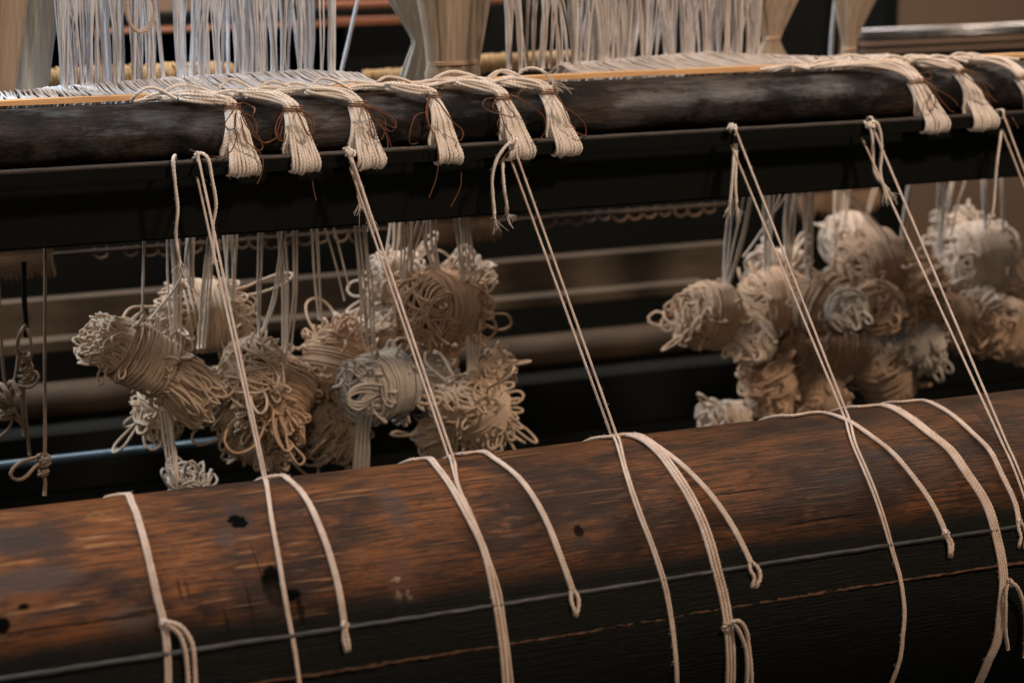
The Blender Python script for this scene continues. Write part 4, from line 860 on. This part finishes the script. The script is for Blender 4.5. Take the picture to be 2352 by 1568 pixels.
# posts on the right
for x0, x1, nm, Y in ((2030, 2062, 'black post standing in front of the brown wall at the upper right', .75),):
    a = float(U(x0, 60, Y)[0]); b = float(U(x1, 60, Y)[0])
    tag(box('black_post', (a, Y, -.3), (b, Y + .05, .6), M['black']), nm, 'post')
lowdark = box('black_rail', (float(U(1930, 100, .74)[0]), .70, ZZ(175, .7) - .03), (2.6, .74, ZZ(178, .7)), M['black']); tag(lowdark, 'black rail under the steel tubes at the upper right', 'rail')
rack = empty('metal_rack', 'rack of shiny steel tubes and brown slats at the upper right', 'rack', None, (1.0, .7, .1))
for nm, y, h, mt, lab in (('steel_tube', 64, 11, 'chrome', 'upper shiny steel tube with a blue glint at the upper right'), ('steel_tube', 76, 6, 'chrome', 'lower thin shiny steel tube at the upper right'),
                          ('wooden_slat', 93, 10, 'slat', 'upper brown slat under the steel tubes at the upper right'), ('wooden_slat', 111, 9, 'slat', 'lower brown slat under the steel tubes at the upper right')):
    Yt = .66; z = ZZ(y, Yt, 2200); s = mm_px(Yt) * 1.1 * h / 2
    o = prism(nm, circ(Yt, z, s, 16), float(U(1975, y, Yt)[0]), 2.4, M[mt], rack, 6)
box('dark_panel', (float(U(1965, 100, .72)[0]), .715, ZZ(190, .72, 2200)), (2.6, .735, ZZ(68, .72, 2200)), M['black'], rack)
# rusty rails, upper middle and left
for y0, y1, xa, xb, lab in ((2, 18, 745, 1180, 'upper rusty red rail crossing behind the sheaves near the top'), (38, 58, 770, 1010, 'lower rusty red rail left of the middle sheaf')):
    Y = .84; o = box('rusty_rail', (float(U(xa, y0, Y)[0]), Y, ZZ(y1, Y, 900)), (float(U(xb, y0, Y)[0]), Y + .03, ZZ(y0, Y, 900)), M['copper']); tag(o, lab, 'rail')
Y = .86; o = box('rusty_rail', (float(U(225, 70, Y)[0]), Y, ZZ(74, Y, 480)), (float(U(780, 50, Y)[0]), Y + .03, ZZ(62, Y, 480)), M['copper']); tag(o, 'thin rusty rail glinting behind the left heddle cords', 'rail')
box('side_panel', (-2.2, .9, ZZ(235, .9, 480)), (float(U(790, 50, .9)[0]), .935, ZZ(70, .9, 480)), M['black'], lf)
o = box('brown_board', (-2.2, 1.0, ZZ(235, 1.0, 480)), (float(U(640, 50, 1.0)[0]), 1.02, .8), M['wall']); tag(o, 'grey brown board showing between the left heddle cords at the top', 'board')

# ================================================================== WARP SHEETS AND HEDDLES
zs = ZT + .004
def UZ(px, py, z): d = ray(px, py); return CAM + d * ((z - CAM[2]) / d[2])
def back_edge(tab, x):                                             # depth of the line where the warp meets the heddles
    P = [UZ(a, b, zs + .003) for a, b in tab]; return float(np.interp(x, [p[0] for p in P], [p[1] for p in P]))
EDGE_L = [(-20, 214), (105, 203), (400, 180), (700, 163), (830, 170)]; EDGE_R = [(1176, 160), (1400, 139), (1626, 122), (1776, 128), (1900, 132)]
def warp(label, xa, xb, n, mat, group, tab):
    e = empty('warp_sheet', label, 'warp threads', group, ((xa + xb) / 2, .2, zs))
    for k in range(n):
        x = xa + (xb - xa) * (k + .5) / n + RNG.normal(0, .001); dz = RNG.normal(0, .0004); d = RNG.normal(0, .003)
        yd = back_edge(tab, x) + RNG.normal(0, .002)
        cord('warp_thread', [np.array([x + d, .085, ZT + .0035 + dz]), np.array([x + d * .5, (.085 + yd) / 2, zs + dz + .001]), np.array([x, yd, zs + .003 + dz]), np.array([x, yd + .03, zs - .012]), np.array([x, yd + .08, zs - .05])], .0008, M[mat], e, near=False)
    return e
warp('sheet of bluish white warp threads behind the left half of the beam', float(U(-20, 240, .1)[0]), float(U(850, 200, .1)[0]), 230, 'warp', 'warp sheets', EDGE_L)
warp('sheet of cream warp threads behind the right half of the beam', float(U(1290, 185, .12)[0]), float(U(2010, 160, .12)[0]), 240, 'warp_warm', 'warp sheets', EDGE_R)
def heddles(label, xs, mat, group, tab, loc, lean=.006, rr=.00048):
    e = empty('heddle_harness', label, 'heddle cords', group, loc)
    for x in xs:
        w = RNG.uniform(.0004, .0018) if RNG.uniform() < .75 else .0032; ln = RNG.normal(0, lean); py = float(np.interp(x, [a for a, b in tab], [b for a, b in tab])); b = UZ(x, py, zs + .003); Y = b[1] + RNG.uniform(-.015, .03); b = U(x, py, Y); R = Rope()
        for j in range(RNG.integers(2, 8)):
            o = RNG.normal(0, w); c = RNG.normal(0, w * .3)
            R.add([np.array([b[0] + o * .3, Y, zs + .001]), np.array([b[0] + o * .5 + ln * .2 + c, Y + RNG.normal(0, .002), zs + .03]), np.array([b[0] + o * 1.3 + ln * .6 - c, Y, zs + .08]), np.array([b[0] + o * 1.8 + ln * 1.4 + c, Y + RNG.normal(0, .004), zs + .26])], rr * RNG.uniform(.8, 2.2), step=.008)
        R.build('heddle', M[mat], e)
heddles('curtain of bluish white heddle cords rising behind the left half of the beam', np.sort(RNG.uniform(140, 770, 95)), 'heddle', 'heddle curtains', EDGE_L, (-.3, .28, zs))
heddles('dense curtain of beige knotted heddle cords rising right of the middle sheaf', list(RNG.uniform(1165, 1290, 14)) + list(np.sort(RNG.uniform(1290, 1750, 100))), 'heddle_warm', 'heddle curtains', EDGE_R, (.3, .28, zs), .010)
e = empty('slanting_string', 'single slanting pale string left of the middle sheaf', 'string', None, U(800, 90, .25))
cord('strand', [U(778, 190, .25), U(790, 140, .25), U(822, 0, .25), U(840, -80, .25)], .0016, M['heddle'], e, near=False)
e = empty('slanting_string', 'single pale string hanging against the black gap between the two right sheaves', 'string', None, U(1910, 90, .3))
cord('strand', [U(1905, 170, .3), U(1909, 90, .3), U(1917, 0, .3), U(1922, -80, .3)], .0013, M['heddle'], e, near=False)
cord('strand', [U(1910, 170, .3), U(1913, 90, .3), U(1922, 0, .3), U(1927, -80, .3)], .0011, M['heddle'], e, near=False)
e = empty('slanting_string', 'thin tan string crossing the left sheaf edge', 'string', None, U(230, 200, .2))
cord('strand', [U(242, 245, .2), U(232, 180, .2), U(222, 60, .2), U(220, -60, .2)], .0011, M['skein_tan'], e, near=False)

def sheaf(label, rows, Y, mat, depth=.45, tie=None, folds=9):
    """rows: (x left, x right, y) widths of the gathered threads from top to bottom"""
    rows = [(a, b, y) for a, b, y in rows]; K = 64; V = []; rs = []
    ys = np.linspace(rows[0][2], rows[-1][2], 26)
    A = np.interp(ys, [r[2] for r in rows], [r[0] for r in rows]); B = np.interp(ys, [r[2] for r in rows], [r[1] for r in rows])
    c0 = U((rows[0][0] + rows[0][1]) / 2, rows[0][2], Y); e = empty('thread_sheaf', label, 'thread sheaf', 'gathered thread sheaves behind the beam', c0)
    ph = RNG.uniform(0, 6, 4)
    for a, b, y in zip(A, B, ys):
        l, r = U(a, y, Y), U(b, y, Y); c = (l + r) / 2; hw = (r - l)[0] / 2 * 1.07; hd = max(hw * depth, .006)
        for k in range(K):
            h = 2 * math.pi * k / K; f = 1 + .07 * math.sin(h * folds + ph[0]) + .05 * math.sin(h * (folds * 2 + 3) + ph[1]) + .03 * math.sin(h * 27 + ph[2])
            V.append((c[0] + hw * math.cos(h) * f, c[1] + hd * math.sin(h) * f, c[2]))
    F = [(i * K + k, i * K + (k + 1) % K, (i + 1) * K + (k + 1) % K, (i + 1) * K + k) for i in range(25) for k in range(K)] + [tuple(range(K)), tuple(25 * K + k for k in range(K))[::-1]]
    mesh_obj('threads', V, F, M[mat], e)
    if tie:
        a, b, y = tie; l, r = U(a, y, Y), U(b, y, Y); c = (l + r) / 2; hw = (r - l)[0] / 2 * 1.08; hd = max(hw * depth, .006) * 1.12
        cord('tie', [c + np.array([hw * math.cos(h), hd * math.sin(h), .0008 * h / 3]) for h in np.linspace(0, 12.8, 36)], .0011, M['twine' if mat == 'x' else 'skein_tan'], e, near=False)
    return e
sheaf('beige thread sheaf cut by the left edge of the picture', [(-90, 62, -90), (-70, 58, 0), (-70, 45, 100), (-60, 25, 250)], .13, 'sheaf_beige')
sheaf('grey thread sheaf beside the beige one at the left edge', [(40, 160, -90), (45, 136, 0), (38, 118, 100), (22, 100, 250)], .17, 'sheaf_grey')
sheaf('grey thread sheaf with a narrow waist, left half of the middle pair', [(870, 1010, -90), (897, 1005, 0), (932, 995, 60), (950, 990, 95), (938, 1000, 130), (912, 1008, 205)], .20, 'sheaf_grey', .5)
sheaf('broad beige thread sheaf with a straight tie, right half of the middle pair', [(950, 1135, -90), (972, 1118, 0), (985, 1104, 90), (990, 1094, 150), (986, 1096, 165), (988, 1098, 215)], .16, 'sheaf_beige', .45, (990, 1094, 149))
sheaf('cream thread sheaf pinched at a waist right of the beige heddle curtain', [(1695, 1850, -90), (1722, 1828, 0), (1742, 1806, 50), (1756, 1788, 92), (1748, 1796, 112), (1732, 1812, 150)], .24, 'sheaf_beige', .5, (1756, 1788, 92))
sheaf('narrow beige thread sheaf tied into a knob, rightmost of the sheaves', [(1908, 2028, -90), (1922, 2005, 0), (1930, 1978, 60), (1938, 1962, 108), (1936, 1964, 122), (1922, 1972, 140), (1918, 1972, 162)], .26, 'sheaf_beige', .6, (1937, 1963, 117))

# ================================================================== FRINGED TEXTILE ROLLS BEHIND THE HEDDLES
def froll(label, xa, xb, y0, y1, Y, px):
    e = empty('fringed_roll', label, 'textile roll', 'ochre fringed textile rolls', U((xa + xb) / 2, (y0 + y1) / 2, Y)); a = float(U(xa, y1, Y)[0]); b = float(U(xb, y1, Y)[0])
    zt, zb_ = ZZ(y0, Y, px), ZZ(y1, Y, px); r = (zt - zb_) / 2; zc = (zt + zb_) / 2
    prism('roll_body', circ(Y, zc, r * .93, 24), a, b, M['fringe'], e, 40, .001)
    R = Rope(); n = int((b - a) / .0042)
    for k in range(n):
        x = a + (b - a) * k / n + RNG.normal(0, .0005); rr = r * RNG.uniform(.93, 1.08)
        R.add([np.array([x + RNG.normal(0, .001), Y + rr * math.cos(t), zc + rr * math.sin(t)]) for t in np.linspace(1.2, 4.6, 7)], .0016, step=.006)
    tag(R.build('fringe', M['fringe'], e), kind='stuff'); return e
froll('long rolled ochre fringed textile behind the left heddle cords', 100, 535, 150, 205, .40, 320)
froll('rolled ochre fringed textile right of the middle sheaf', 1085, 1335, 122, 160, .40, 1200)
froll('short ochre fringed roll in the dark gap left of the middle sheaf', 838, 935, 160, 198, .42, 890)
